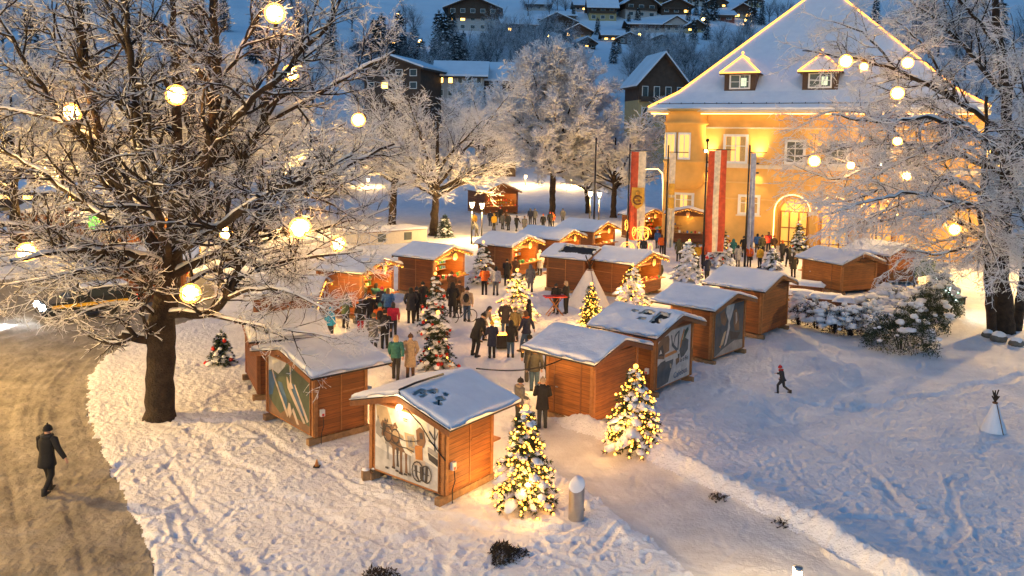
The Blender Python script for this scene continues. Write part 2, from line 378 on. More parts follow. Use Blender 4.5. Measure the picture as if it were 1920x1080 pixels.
def big_tree(name, label, base, trunks, limbs, spec, mats, group=None, frosty=False, cat='tree'):
    root = thing(name, label, cat, base, 0, group); b = np.array(base)
    trunk_parts, br, sn = [], [], []
    lv1 = []
    for tr in trunks:
        P, r = resample(*tr, .35); trunk_parts.append(tubes(P[None], r[None] * (1 + rng.normal(0, .04, r.shape))[None], 14)); 
    for lm in limbs:
        P, r = resample(*lm, .45); lv1.append((P, r)); trunk_parts.append(tubes(P[None], r[None], 9))
        sn.append(snowtube(P[None], r[None], .03, .55, .12, 7))
    prev = [(P[None], r[None]) for P, r in lv1]
    for li, (n, a0, a1, l0, l1, rr, tmin, rmax, k, wander, up, nside, sadd, gap) in enumerate(spec):
        nxt = []
        for P, r in prev:
            m = n if li else max(4, int(n * P.shape[1] / 16))
            p, d, L, rad = kids(P, r, m, a0, a1, l0, l1, rr, tmin, rmax)
            C, cr = grow(p, d, L, rad, k, wander, up)
            nxt.append((C, cr))
        P = np.concatenate([q[0] for q in nxt]); r = np.concatenate([q[1] for q in nxt])
        keep = P[:, -1, 2] > 1.0
        P, r = P[keep], r[keep]
        br.append(tubes(P, r, nside)); sn.append(snowtube(P, r, sadd, .42, gap, 5 if li < 2 else 4))
        prev = [(P, r)]
    for nm, parts, m in (('trunk', trunk_parts, mats[0]), ('crown', br, mats[1]), ('snow_cover', sn, mats[2])):
        V, Q = join(parts); obj(nm, np_mesh(nm, V - b, Q, [m]), root)
    return root
def px_limb(Y0, l, r0, r1):
    pts = [at(p[0], p[1], Y0 + (p[2] if len(p) > 2 else 0)) for p in l]
    n = len(pts); return (pts, [r0 + (r1 - r0) * i / (n - 1) for i in range(n)])
Y1 = 25.5
t1_trunk = [px_limb(Y1, [(299, 790), (300, 770), (300, 700), (303, 630), (310, 560), (319, 500), (326, 450)], .45, .34)]
t1_trunk[0][1][0] = .56; t1_trunk[0][1][1] = .46; t1_trunk[0][1][2] = .42; t1_trunk[0][1][3] = .46
A = px_limb
t1_limbs = [
 A(Y1, [(318, 500), (262, 430, -.8), (220, 360, -1), (190, 270, -1.4), (165, 160, -1.6), (150, 40, -2), (140, -60, -2)], .24, .05),
 A(Y1, [(322, 470), (330, 380, .3), (335, 280, .6), (330, 170, .6), (325, 60, .8), (322, -80, 1)], .25, .06),
 A(Y1, [(326, 455), (375, 370, -.6), (395, 270, -1), (410, 160, -1.2), (400, 40, -1.5), (395, -70, -1.5)], .24, .06),
 A(Y1, [(322, 470), (420, 380, .5), (490, 240, .8), (505, 160, 1), (515, 60, 1), (540, -60, 1.2)], .17, .04),
 A(Y1, [(315, 520), (400, 480, -.5), (480, 430, -1), (560, 370, -1.2), (650, 310, -1.5), (740, 270, -1.5)], .15, .03),
 A(Y1, [(305, 590), (390, 590, -1), (425, 560, -1.5), (455, 500, -1.8), (470, 420, -2), (540, 350, -2.2), (620, 290, -2.5)], .14, .03),
 A(Y1, [(312, 540), (240, 490, -.5), (160, 455, -1), (80, 430, -1), (-10, 420, -1.2), (-80, 400, -1.4)], .16, .03),
 A(Y1, [(262, 430, -.8), (180, 400, 0), (90, 330, .5), (0, 280, 1), (-80, 240, 1)], .12, .03),
 A(Y1, [(302, 640), (262, 632, -.3), (228, 628, -.5)], .17, .12),
 A(Y1, [(190, 270, -1.4), (120, 230, -1.4), (40, 210, -1.4), (-60, 200, -1.6)], .09, .02),
 A(Y1, [(220, 360, -1), (140, 250, -2), (70, 150, -2.5), (10, 60, -3), (-30, -10, -3)], .10, .03),
 A(Y1, [(490, 240, .8), (590, 180, 1), (680, 130, 1.2), (740, 95, 1.2)], .08, .02),
 A(Y1, [(395, 270, -1), (480, 180, -2), (560, 110, -2.5), (620, 40, -3), (650, -40, -3)], .10, .03),
 A(Y1, [(318, 500), (300, 420, -2.5), (270, 300, -4.5), (250, 150, -6), (235, 20, -7), (230, -80, -7)], .14, .04),
 A(Y1, [(320, 480), (400, 430, -2.5), (490, 370, -4.5), (590, 330, -6), (660, 290, -6.5)], .13, .03),
 A(Y1, [(318, 500), (230, 470, -2.5), (120, 470, -4.5), (20, 490, -6)], .12, .03),
 A(Y1, [(322, 470), (370, 400, 2.5), (450, 330, 5), (560, 270, 7), (650, 230, 8)], .13, .03),
 A(Y1, [(320, 470), (270, 390, 2.5), (180, 330, 5), (60, 300, 7)], .13, .03),
 A(Y1, [(326, 455), (350, 330, 3), (360, 200, 5), (380, 50, 6), (385, -40, 6)], .15, .04),
 A(Y1, [(400, 480, -.5), (500, 500, -1), (590, 480, -1.4), (680, 470, -1.5)], .09, .02),
 A(Y1, [(390, 590, -1), (480, 612, -1.8), (560, 622, -2.2), (620, 632, -2.2)], .055, .015),
 A(Y1, [(240, 490, -.5), (170, 515, -1), (90, 520, -1.5), (10, 535, -1.5)], .08, .02),
 A(Y1, [(310, 560), (240, 520, -2), (180, 500, -3.5), (90, 520, -5)], .09, .02),
 A(Y1, [(308, 570), (360, 520, 1), (430, 500, 2), (520, 470, 3), (600, 450, 4)], .10, .02),
 A(Y1, [(312, 545), (270, 500, 1.5), (200, 470, 3), (110, 460, 4.5)], .10, .02),
 A(Y1, [(425, 560, -1.5), (480, 540, -2.5), (540, 545, -3), (610, 580, -3.2)], .06, .015),
 A(Y1, [(302, 605), (260, 560, -1), (200, 570, -2), (130, 600, -2.6)], .07, .015),
 A(Y1, [(165, 160, -1.6), (90, 60, -1), (40, -30, 0)], .07, .03),
 A(Y1, [(410, 160, -1.2), (470, 60, 0), (520, -40, 1)], .08, .03),
 A(Y1, [(480, 430, -1), (560, 440, -.5), (640, 420, 0), (730, 390, .5)], .07, .02),
 A(Y1, [(330, 380, .3), (270, 250, 1.5), (240, 120, 2.5), (225, 0, 3)], .12, .03),
]
#        n   a0  a1  l0  l1  rr  tmin rmax k wander up  side snow gap
spec1 = [(15, .5, 1.15, 1.5, 3.0, .6, .18, .085, 7, .17, .05, 6, .013, .28),
         (8, .5, 1.1, .6, 1.35, .65, .12, .030, 5, .20, .05, 4, .010, .36),
         (6, .5, 1.2, .25, .60, .75, .12, .014, 3, .25, .05, 3, .010, .40)]
big_tree('broadleaf_tree', 'huge bare spreading tree with snow-laden branches and glowing ball lanterns beside the road', G(299, 785), t1_trunk, t1_limbs, spec1, (BARK, TWIG, SNOWT), 'snowy trees framing the market')
Y2 = 40.5
t2_trunk = [px_limb(Y2, [(1884, 632), (1880, 560), (1874, 500), (1880, 420), (1890, 300), (1886, 180), (1872, 60), (1856, -90)], .50, .12),
            px_limb(Y2, [(1862, 632, -.4), (1856, 560, -.8), (1849, 490, -1), (1838, 400, -1.3), (1846, 300, -1.6), (1850, 180, -2)], .24, .07),
            px_limb(Y2, [(1900, 640, .4), (1915, 560, .6), (1930, 440, .8), (1950, 300, 1), (1960, 100, 1)], .3, .08)]
t2_limbs = [
 A(Y2, [(1890, 330), (1800, 290, 1), (1700, 270, 1.5), (1600, 275, 2), (1500, 295, 2)], .15, .025),
 A(Y2, [(1886, 250), (1780, 180, -1), (1680, 130, -2), (1580, 105, -2.5), (1505, 95, -3)], .14, .025),
 A(Y2, [(1885, 390), (1790, 335, 0), (1690, 340, 0), (1600, 375, 0), (1530, 385, 0)], .14, .02),
 A(Y2, [(1876, 470), (1800, 415, -1), (1720, 400, -2), (1650, 415, -2), (1600, 425, -2)], .11, .02),
 A(Y2, [(1886, 180), (1800, 80, 0), (1720, 10, 0), (1640, -50, 0)], .12, .03),
 A(Y2, [(1875, 90), (1790, -10, -1), (1720, -60, -1)], .1, .03),
 A(Y2, [(1890, 300), (1960, 210, -2), (2040, 120, -4)], .1, .03),
 A(Y2, [(1886, 300), (1820, 240, -4), (1740, 220, -7), (1640, 230, -9), (1560, 215, -10)], .13, .02),
 A(Y2, [(1880, 420), (1840, 385, -3), (1790, 380, -6), (1730, 410, -8)], .12, .02),
 A(Y2, [(1874, 500), (1900, 440, -3), (1930, 450, -5), (1960, 500, -6)], .1, .02),
 A(Y2, [(1888, 240), (1900, 130, 3), (1850, 20, 5), (1820, -40, 6)], .12, .03),
 A(Y2, [(1888, 290), (1800, 230, 4), (1700, 180, 7), (1610, 150, 9)], .13, .02),
 A(Y2, [(1700, 270, 1.5), (1640, 215, 1), (1570, 205, 1), (1510, 225, 1)], .06, .02),
 A(Y2, [(1690, 340, 0), (1640, 310, -1), (1560, 340, -1), (1490, 310, -1)], .06, .02),
 A(Y2, [(1876, 450), (1820, 460, -3), (1760, 480, -5), (1700, 470, -6)], .08, .02),
 A(Y2, [(1840, 385, -3), (1850, 440, -5), (1880, 540, -6)], .06, .02),
 A(Y2, [(1680, 130, -2), (1620, 60, -2), (1560, 40, -2)], .06, .02),
 A(Y2, [(1780, 180, -1), (1740, 90, -3), (1680, 40, -4)], .07, .02),
 A(Y2, [(1846, 300, -1.6), (1780, 260, -3), (1700, 300, -5), (1640, 330, -6)], .07, .02),
 A(Y2, [(1930, 440, .8), (1900, 360, -3), (1870, 300, -6)], .07, .02),
 A(Y2, [(1790, 340, 0), (1720, 370, -2), (1650, 400, -3), (1580, 430, -4)], .07, .02),
 A(Y2, [(1790, 380, -6), (1700, 360, -8), (1620, 380, -10), (1560, 400, -11)], .06, .015),
 A(Y2, [(1800, 290, 1), (1720, 310, 3), (1640, 330, 5), (1570, 370, 6)], .07, .02),
 A(Y2, [(1950, 300, 1), (1925, 180, -3), (1900, 80, -5)], .08, .02),
]
spec2 = [(15, .45, 1.1, 1.6, 3.4, .5, .18, .05, 7, .16, -.03, 5, .022, .12),
         (9, .5, 1.1, .6, 1.5, .65, .1, .028, 5, .22, -.08, 4, .016, .22),
         (5, .5, 1.2, .3, .7, .7, .15, .018, 3, .25, -.05, 3, .012, .38)]
big_tree('broadleaf_tree', 'large frosted tree on the right with drooping white twigs in front of the town hall', G(1880, 628), t2_trunk, t2_limbs, spec2, (BARK, TWIG, SNOWT), 'snowy trees framing the market')
def auto_tree(name, label, base, h, tr, spread, r0, nl, spec, mats, group, shape='round', lean=0, seed=1):
    """free-standing bare tree: trunk, limbs fanning out of its head, twigs"""
    global rng
    keep = rng; rng = np.random.default_rng(seed); b = np.array(base, float)
    trunks = [([b, b + [0, 0, .4], b + [lean * .5, 0, tr * .6], b + [lean, 0, tr], b + [lean * 1.2, 0, h * .75]], [r0 * 1.35, r0, r0 * .9, r0 * .75, r0 * .2])]
    limbs = []
    for i in range(nl):
        a = i * 2.399 + rng.uniform(-.3, .3); q = (i + .5) / nl
        z0 = tr * (.75 + .3 * rng.random()) + (h - tr) * .35 * q * rng.random()
        el = rng.uniform(.25, .6) + q * .8 if shape == 'round' else rng.uniform(.05, .5) + q * .6
        d = np.array([math.cos(a) * math.cos(el), math.sin(a) * math.cos(el), math.sin(el)])
        if shape == 'dome':
            el = math.radians(4 + 82 * ((i + .5) / nl) ** .8); d = np.array([math.cos(a) * math.cos(el), math.sin(a) * math.cos(el), math.sin(el)]); z0 = tr * .9 + .25 * (h - tr) * q
            cz, rz_ = tr + (h - tr) * .46, (h - tr) * .54; o = z0 - cz; A_ = (d[0] ** 2 + d[1] ** 2) / spread ** 2 + d[2] ** 2 / rz_ ** 2; B_ = o * d[2] / rz_ ** 2; C0 = o * o / rz_ ** 2 - 1; Ld = (-B_ + math.sqrt(max(0, B_ * B_ - A_ * C0))) / A_
        L = Ld * .86 if shape == 'dome' else spread / max(math.cos(el), .45) if shape != 'round' else min(spread / max(math.cos(el), .2), (h - z0) * .95 / max(math.sin(el), .3))
        p = b + [lean, 0, z0]; m = p + d * L * .5 + [0, 0, L * .06]; e = p + d * L + [0, 0, L * .10]
        limbs.append(([p, m, e], [r0 * .42, r0 * .25, r0 * .08]))
    root = big_tree(name, label, tuple(base), trunks, limbs, spec, mats, group); rng = keep; return root
def sp(n1, n2, n3, l, s, sn): return [(n1, .4, .95, .28 * l, .5 * l, .5, .15, .05, 5, .16, .08, 5, sn, .1), (n2, .45, 1., .14 * l, .26 * l, .65, .1, .034, 4, .2, .06, 4, sn, .1), (n3, .5, 1.1, .07 * l, .14 * l, .75, .1, .026, 3, .22, .05, 3, sn * .9, .1)]
GT = 'frosted trees behind the stalls'
auto_tree('broadleaf_tree', 'tall round-crowned frosted tree standing behind the stalls in the middle', G(1035, 405), 21.5, 6.0, 9.2, .42, 44, sp(15, 9, 5, 5.5, 1, .055), (BARK, FROST, FROST), GT, 'dome', 0, 5)
auto_tree('broadleaf_tree', 'frosted tree with a forked dark trunk beside the pale low building', G(812, 442), 15.0, 4.2, 7.0, .40, 16, sp(11, 6, 4, 8, 1, .022), (BARK, TWIG, SNOWT), GT, 'wide', .3, 8)
auto_tree('broadleaf_tree', 'golden-lit frosted tree just left of the flagpoles and yellow town hall', G(1150, 408), 13.5, 4.0, 6.0, .38, 15, sp(13, 7, 4, 7, 1, .045), (BARK, FROST, SNOWT), GT, 'wide', 0, 12)
auto_tree('broadleaf_tree', 'small frosted tree between the round-crowned tree and the flagpoles', G(1103, 400), 11.0, 3.4, 5.0, .34, 12, sp(11, 7, 4, 6, 1, .05), (BARK, FROST, SNOWT), GT, 'wide', -.4, 17)
auto_tree('broadleaf_tree', 'snowy tree with dark trunk behind the huge lantern tree', G(735, 425), 15.0, 4.5, 6.5, .42, 14, sp(11, 6, 4, 7, 1, .022), (BARK, TWIG, SNOWT), GT, 'wide', .2, 21)
auto_tree('broadleaf_tree', 'snowy tree half hidden at the far left behind the road', G(560, 418), 14.0, 4.5, 6.5, .40, 13, sp(12, 7, 3, 7, 1, .045), (BARK, TWIG, SNOWT), GT, 'wide', 0, 25)
auto_tree('broadleaf_tree', 'dark snowy tree behind the left rim of the lantern tree crown', G(30, 470), 16.0, 4.2, 7.0, .42, 15, sp(12, 8, 4, 7, 1, .03), (BARK, TWIG, SNOWT), GT, 'wide', 0, 61)
auto_tree('broadleaf_tree', 'dark snowy tree straight behind the lantern tree trunk', G(240, 452), 17.0, 4.2, 7.5, .42, 16, sp(12, 8, 4, 7, 1, .03), (BARK, TWIG, SNOWT), GT, 'wide', .3, 62)
auto_tree('broadleaf_tree', 'dark snowy tree behind the right half of the lantern tree crown', G(425, 438), 17.5, 4.6, 7.5, .42, 16, sp(12, 8, 4, 7, 1, .03), (BARK, TWIG, SNOWT), GT, 'wide', -.2, 63)
auto_tree('broadleaf_tree', 'slim bare tree in front of the curved roof hotel', Vector(at(905, 300, 150)[:2]).to_3d() + Vector((0, 0, 2)), 17, 5, 7, .35, 13, sp(11, 6, 4, 7, 1, .05), (BARK, FROST, FROST), GT, 'round', 0, 30)
# conifers -------------------------------------------------------------
def conifer_np(h, rad, tiers, per, needle, seed, droop=.25, card=.16, snow=.5, lump=.16, z0=.12, pw=.60):
    """needle sprays on whorled boughs; returns needle mesh, snow mesh and bulb sites"""
    g = np.random.default_rng(seed); NV, NQ, SV, SQ, sites = [], [], [], [], []
    no = so = 0
    for i in range(tiers):
        t = (i + .2) / tiers; zt = h * (z0 + (1 - z0) * t); rr = rad * (1 - t) ** pw + .02 * h
        nb = max(4, int(per * (1 - t * .65)))
        for j in range(nb):
            a = 2 * PI * (j + g.random() * .7 + i * .37) / nb; L = rr * g.uniform(.75, 1.12)
            ca, sa = math.cos(a), math.sin(a); m = max(3, int(L / (card * .62)))
            s = (np.arange(m) + .6) / m
            cx = ca * L * s; cy = sa * L * s; cz = zt - droop * L * s * s + g.normal(0, .02, m)
            for q in range(m):
                w = card * (1.15 - .55 * s[q])
                for kk in range(needle):
                    da = a + g.uniform(-1.25, 1.25); el = g.uniform(-.7, .55)
                    d = np.array([math.cos(da) * math.cos(el), math.sin(da) * math.cos(el), math.sin(el)]) * w * g.uniform(.8, 1.5)
                    n = np.cross(d, g.normal(0, 1, 3)); n = n / (np.linalg.norm(n) + 1e-6) * w * .16
                    c = np.array([cx[q], cy[q], cz[q]])
                    NV += [c - n, c + n, c + d + n * .25, c + d - n * .25]; NQ.append((no, no + 1, no + 2, no + 3)); no += 4
                if g.random() < .95: sites.append((cx[q] * 1.05, cy[q] * 1.05, cz[q] - card * .1))
                if g.random() < snow * .40:
                    r = lump * g.uniform(.5, 1.25) * (1.1 - .35 * s[q]) * (1 - .45 * t); c = np.array([cx[q], cy[q], cz[q] + card * .22])
                    ax = g.uniform(.9, 1.6)
                    for (z_, f_) in ((-.28, .75), (.0, 1.0), (.38, .78), (.62, .3)):
                        for b in range(7):
                            an = b * 2 * PI / 7; k_ = f_ * r * g.uniform(.78, 1.2)
                            ex, ey = math.cos(an) * k_ * ax, math.sin(an) * k_
                            SV.append((c[0] + ex * ca - ey * sa, c[1] + ex * sa + ey * ca, c[2] + z_ * r - droop * ex * s[q] * 1.2 + g.normal(0, .05) * r))
                    for l in range(3):
                        for b in range(7): SQ.append((so + l * 7 + b, so + l * 7 + (b + 1) % 7, so + l * 7 + 7 + (b + 1) % 7, so + l * 7 + 7 + b))
                    SV.append((c[0], c[1], c[2] + .7 * r))
                    for b in (0, 2, 4): SQ.append((so + 21 + b, so + 21 + (b + 1) % 7, so + 21 + (b + 2) % 7, so + 28))
                    SQ.append((so + 26, so + 27, so + 21, so + 28))
                    so += 29
    for q in range(26):                                  # leader tuft
        c = np.array([0, 0, h * (.93 + .07 * q / 26)]); da = q * 2.4; d = np.array([math.cos(da) * .5, math.sin(da) * .5, .8]) * card * 1.1
        n = np.cross(d, [0, 0, 1.0]) * .12
        NV += [c - n, c + n, c + d + n * .2, c + d - n * .2]; NQ.append((no, no + 1, no + 2, no + 3)); no += 4
    return np.array(NV), np.array(NQ), (np.array(SV) if SV else None), (np.array(SQ) if SQ else None), sites
BAUBLE = mat('red_bauble', (.62, .03, .015), .25, .05, 3, bmp=0)
GOLD = mat('gold_bauble', (.7, .35, .06), .3, .1, 3, metal=.6, bmp=0)
bb = MB(); bb.ball((0, 0, 0), .062, BAUBLE, 8, 6); bb.tube([(0, 0, .055), (0, 0, .08)], .014, GOLD, 5); BAUBLE_ME = bb.mesh('bauble')
def xmas(label, loc, h, rad, seed, bulbs=0, baubles=0, snow=.5, lump=.15, tiers=11, per=11, glow=0, bulbm=None, size=.036, group='christmas trees on the market', card=.15, star=True, name='christmas_tree', needle=13):
    root = thing(name, label, 'christmas tree', loc, R.uniform(0, 6), group)
    NV, NQ, SV, SQ, sites = conifer_np(h, rad, tiers, per, needle, seed, .28, card, snow, lump)
    m = MB(); m.tube([(0, 0, -.1), (0, 0, h * .5), (0, 0, h * .95)], [.055, .04, .012], BARK, 7); m.build('trunk', root)
    obj('crown', np_mesh('crown', NV, NQ, [NEEDLE], None, False), root)
    if SV is not None: obj('snow_cover', np_mesh('snow_cover', SV, SQ, [SNOW]), root)
    rr = random.Random(seed)
    if bulbs:
        b = MB(); ss = rr.sample(sites, min(bulbs, len(sites))); bm_ = bulbm or BULB
        for p in ss: b.ball((p[0] * 1.06, p[1] * 1.06, p[2] + rr.uniform(-.02, .10)), size * rr.uniform(.7, 1.3), bm_, 5, 4)
        if star: b.ball((0, 0, h + .05), size * 2.2, bm_, 6, 4)
        tag(b.build('light_string', root), kind='stuff')
    out = [p for p in sites if math.hypot(p[0], p[1]) > rad * .35]
    for p in rr.sample(out, min(baubles, len(out))):
        o = obj('bauble', BAUBLE_ME, root); o.location = (p[0] * 1.12, p[1] * 1.12, p[2] - .03); s = rr.uniform(.8, 1.5); o.scale = (s, s, s)
    if glow:
        for i, zz in enumerate((.16, .34, .52, .74)):
            a = i * 2.4 + .5; q = rad * (1 - zz) * 1.02; light('tree_glow', 'POINT', (q * math.cos(a), q * math.sin(a), h * zz), glow * 1.8, WARM, .35, root)
    return root
def xt(px, py, top, wpx): 
    p = G(px, py); q = at(px, top, p.y); return p, q.z, wpx * p.y / F / 2
for lab, px, py, top, w, kw in [
  ('christmas tree with warm lights beside the front stall and the steel bin', 982, 950, 768, 128, dict(bulbs=560, snow=.50, lump=.20, glow=34, tiers=14, per=14, needle=15)),
  ('christmas tree with warm lights in front of the plain-fronted stall on the right', 1187, 845, 690, 112, dict(bulbs=560, snow=.50, lump=.20, glow=34, tiers=14, per=14, needle=15)),
  ('dark christmas tree with red baubles, the nearer of the two in the square', 820, 690, 588, 74, dict(bulbs=14, baubles=26, snow=.34, lump=.2, tiers=10)),
  ('dark christmas tree with red baubles, the farther of the two in the square', 815, 628, 515, 62, dict(bulbs=12, baubles=24, snow=.42, lump=.2, tiers=11)),
  ('broad snow-heaped christmas tree with warm lights in the middle of the square', 968, 604, 508, 84, dict(bulbs=360, snow=.65, lump=.24, glow=22, size=.04)),
  ('slender christmas tree wrapped in gold lights beside the white tepee', 1107, 612, 534, 48, dict(bulbs=190, snow=.2, lump=.12, glow=14, size=.034)),
  ('snow-plastered christmas tree with bright lights right of the tepee', 1184, 572, 498, 66, dict(bulbs=320, snow=.75, lump=.24, glow=22, size=.035)),
  ('snow-covered christmas tree beside the stall with the round sign', 905, 532, 455, 54, dict(bulbs=8, baubles=10, snow=.95, lump=.22)),
  ('flocked christmas tree next to the tallest flagpole', 1290, 526, 452, 62, dict(bulbs=16, baubles=4, snow=1, lump=.25)),
  ('snowy christmas tree with red ribbons below the red and white flag', 1352, 502, 430, 54, dict(bulbs=14, baubles=18, snow=.85, lump=.24)),
  ('small snow-covered christmas tree behind the last stall of the right row', 1447, 505, 464, 40, dict(bulbs=10, snow=.95, lump=.22)),
  ('green christmas tree dotted with snow at the town hall door', 1497, 474, 417, 42, dict(bulbs=20, baubles=6, snow=.45, lump=.2)),
  ('unlit green fir beside the forked tree', 834, 446, 402, 38, dict(snow=.25, lump=.18)),
  ('little dark fir with red baubles by the trunk of the huge tree', 415, 682, 622, 52, dict(baubles=8, snow=.6, lump=.15, tiers=8))]:
    p, h, r_ = xt(px, py, top, w); xmas(lab, p, h, r_, px, **kw)
# ---------------------------------------------------------------- market huts
HB = {'1': (-2.66, 20.40, 53, 2.75, 2.54, 2.28, 2.80, 1), '2': (-6.89, 24.53, 43, 3.14, 2.47, 2.35, 2.83, 1),
 'A': (3.57, 26.08, 139, 2.62, 2.66, 2.43, 2.97, -1), 'B': (6.22, 29.69, 140, 2.97, 2.68, 2.47, 3.05, -1), 'C': (9.51, 34.18, 138, 3.07, 2.74, 2.56, 3.09, -1),
 'D': (13.11, 39.08, 139, 3.18, 2.94, 2.53, 3.14, -1), 'E': (22.31, 50.70, 117, 3.15, 3.54, 2.11, 2.76, -1), 'G': (-6.98, 41.61, 156, 2.99, 2.98, 2.61, 3.17, -1),
 'H': (-3.71, 47.75, 148, 3.10, 2.82, 2.48, 3.07, -1), 'I': (.94, 54.42, 143, 2.93, 3.08, 2.39, 3.01, -1), 'J': (4.36, 59.27, 144, 3.05, 3.70, 2.35, 2.97, -1),
 'P': (7.72, 66.10, 139, 3.09, 3.70, 2.25, 2.98, -1), 'L': (8.33, 48.30, 140, 3.20, 3.19, 2.29, 2.90, -1), 'K': (5.25, 49.61, 150, 3.02, 2.89, 2.34, 2.91, -1),
 '3': (-9.44, 28.70, 26, 2.93, 2.45, 2.36, 2.87, 1), 'M': (-12.14, 38.56, 3, 2.99, 3.07, 2.05, 2.60, 1), 'S': (27.0, 54.5, 117, 3.0, 3.6, 2.2, 2.9, -1)}
def roof_snow(root, x0, x1, hw, he, hr, T_, holes, seed, nm='snow_cover'):
    """snow blanket following both roof slopes, rounded at its rims, bare where it melted"""
    st = .05; nx = int((x1 - x0) / st) + 1; ny = int(2 * hw / st) + 1
    xs = np.linspace(x0, x1, nx); ys = np.linspace(-hw, hw, ny); X, Y = np.meshgrid(xs, ys, indexing='ij')
    k = seed * 17.3
    edge = (vnoise(X * 3 + k, Y * 3) - .5) * .16
    d = np.minimum(np.minimum(X - x0, x1 - X), np.minimum(Y + hw, hw - Y)) + edge * .5
    hole = np.zeros_like(X, bool)
    for f in holes: hole |= f(X, Y)
    if hole.any():
        hd = np.full_like(X, 9.); hi = np.argwhere(hole)
        for i, j in hi[::2]: hd = np.minimum(hd, np.hypot(X - xs[i], Y - ys[j]))
        d = np.minimum(d, hd - .02)
    t = T_ * np.sqrt(np.clip(1 - (1 - np.clip(d / .13, 0, 1)) ** 2, 0, 1)) + .02
    t = t * (.55 + .85 * fbm(X * 1.1 + k, Y * 1.1, 4))
    # soften the ridge
    sl = (hr - he) / hw; base = hr - sl * np.sqrt(Y ** 2 + .012)
    Z = base + t
    keep = ~hole
    V = np.concatenate([np.stack([X, Y, Z], -1).reshape(-1, 3), np.stack([X, Y, base + .003], -1).reshape(-1, 3)])
    n = nx * ny; I = np.arange(n).reshape(nx, ny)
    fk = keep[:-1, :-1] & keep[1:, :-1] & keep[:-1, 1:] & keep[1:, 1:]
    Qt = np.stack([I[:-1, :-1], I[1:, :-1], I[1:, 1:], I[:-1, 1:]], -1)[fk]
    side = []
    fp = np.pad(fk, 1)
    for (di, dj, e) in ((-1, 0, (0, 3)), (1, 0, (2, 1)), (0, -1, (1, 0)), (0, 1, (3, 2))):
        bd = fk & ~fp[1 + di:fp.shape[0] - 1 + di, 1 + dj:fp.shape[1] - 1 + dj]
        q = np.stack([I[:-1, :-1], I[1:, :-1], I[1:, 1:], I[:-1, 1:]], -1)[bd]
        a, b = q[:, e[0]], q[:, e[1]]; side.append(np.stack([b, a, a + n, b + n], -1))
    return obj(nm, np_mesh(nm, V, np.concatenate([Qt] + side), [SNOW]), root)
def mural(root, x, ys, W, z0, z1, bg, shapes, text=()):
    """painted board on the gable: u runs from the viewer's left to right"""
    w = W - .42; L = 1 if ys < 0 else -1                     # viewer facing +x: left is +y
    P = lambda u, v, o: (x - o, L * (w / 2 - u * w) if ys < 0 else (w / 2 - u * w), z0 + v * (z1 - z0))
    P = lambda u, v, o: (x - o, (w / 2 - u * w), z0 + v * (z1 - z0))
    m = MB(); m.prism([(-w / 2, z0), (w / 2, z0), (w / 2, z1), (-w / 2, z1)], 'x', x - .02, x, bg)
    for i, (c, pts) in enumerate(shapes): m.poly([P(u, v, .0225 + .0003 * i) for u, v in pts], c)
    o = m.build('mural', root)
    f = MB()
    for a, b in (((0, 0), (1, 0)), ((0, 1), (1, 1)), ((0, 0), (0, 1)), ((1, 0), (1, 1))):
        p, q = P(*a, .012), P(*b, .012); f.bar(p, q, .03, .035, TRIM2)
    f.build('frame', o)
    for (s, u, v, size, mt, rot) in text:
        cu = bpy.data.curves.new('lettering', 'FONT'); cu.body = s; cu.size = size; cu.extrude = .002; cu.align_x = 'CENTER'; cu.resolution_u = 2
        t = bpy.data.objects.new('lettering', cu); link(t); dg = bpy.context.evaluated_depsgraph_get()
        me = bpy.data.meshes.new_from_object(t.evaluated_get(dg)); bpy.data.objects.remove(t)
        me.materials.clear(); me.materials.append(mt); me.name = 'lettering'
        q = obj('lettering', me, o); q.location = P(u, v, .042); q.rotation_euler = (PI / 2, rot, -PI / 2)
    return o
def bulbs_along(m, pts, step, r, mt, drop=0):
    for a, b in zip(pts[:-1], pts[1:]):
        a = Vector(a); b = Vector(b); n = max(1, int((b - a).length / step))
        for i in range(n):
            p = a.lerp(b, (i + R.random() * .5) / n); m.ball((p.x, p.y, p.z - drop * R.random()), r * R.uniform(.8, 1.2), mt, 5, 4)
GOODS = [mat('goods_red', (.5, .04, .03), .5, .2), mat('goods_green', (.05, .22, .08), .5, .2), mat('goods_gold', (.6, .38, .08), .4, .2), mat('goods_white', (.75, .72, .66), .5, .1), mat('goods_blue', (.06, .16, .4), .5, .2), mat('goods_brown', (.22, .1, .04), .6, .2)]
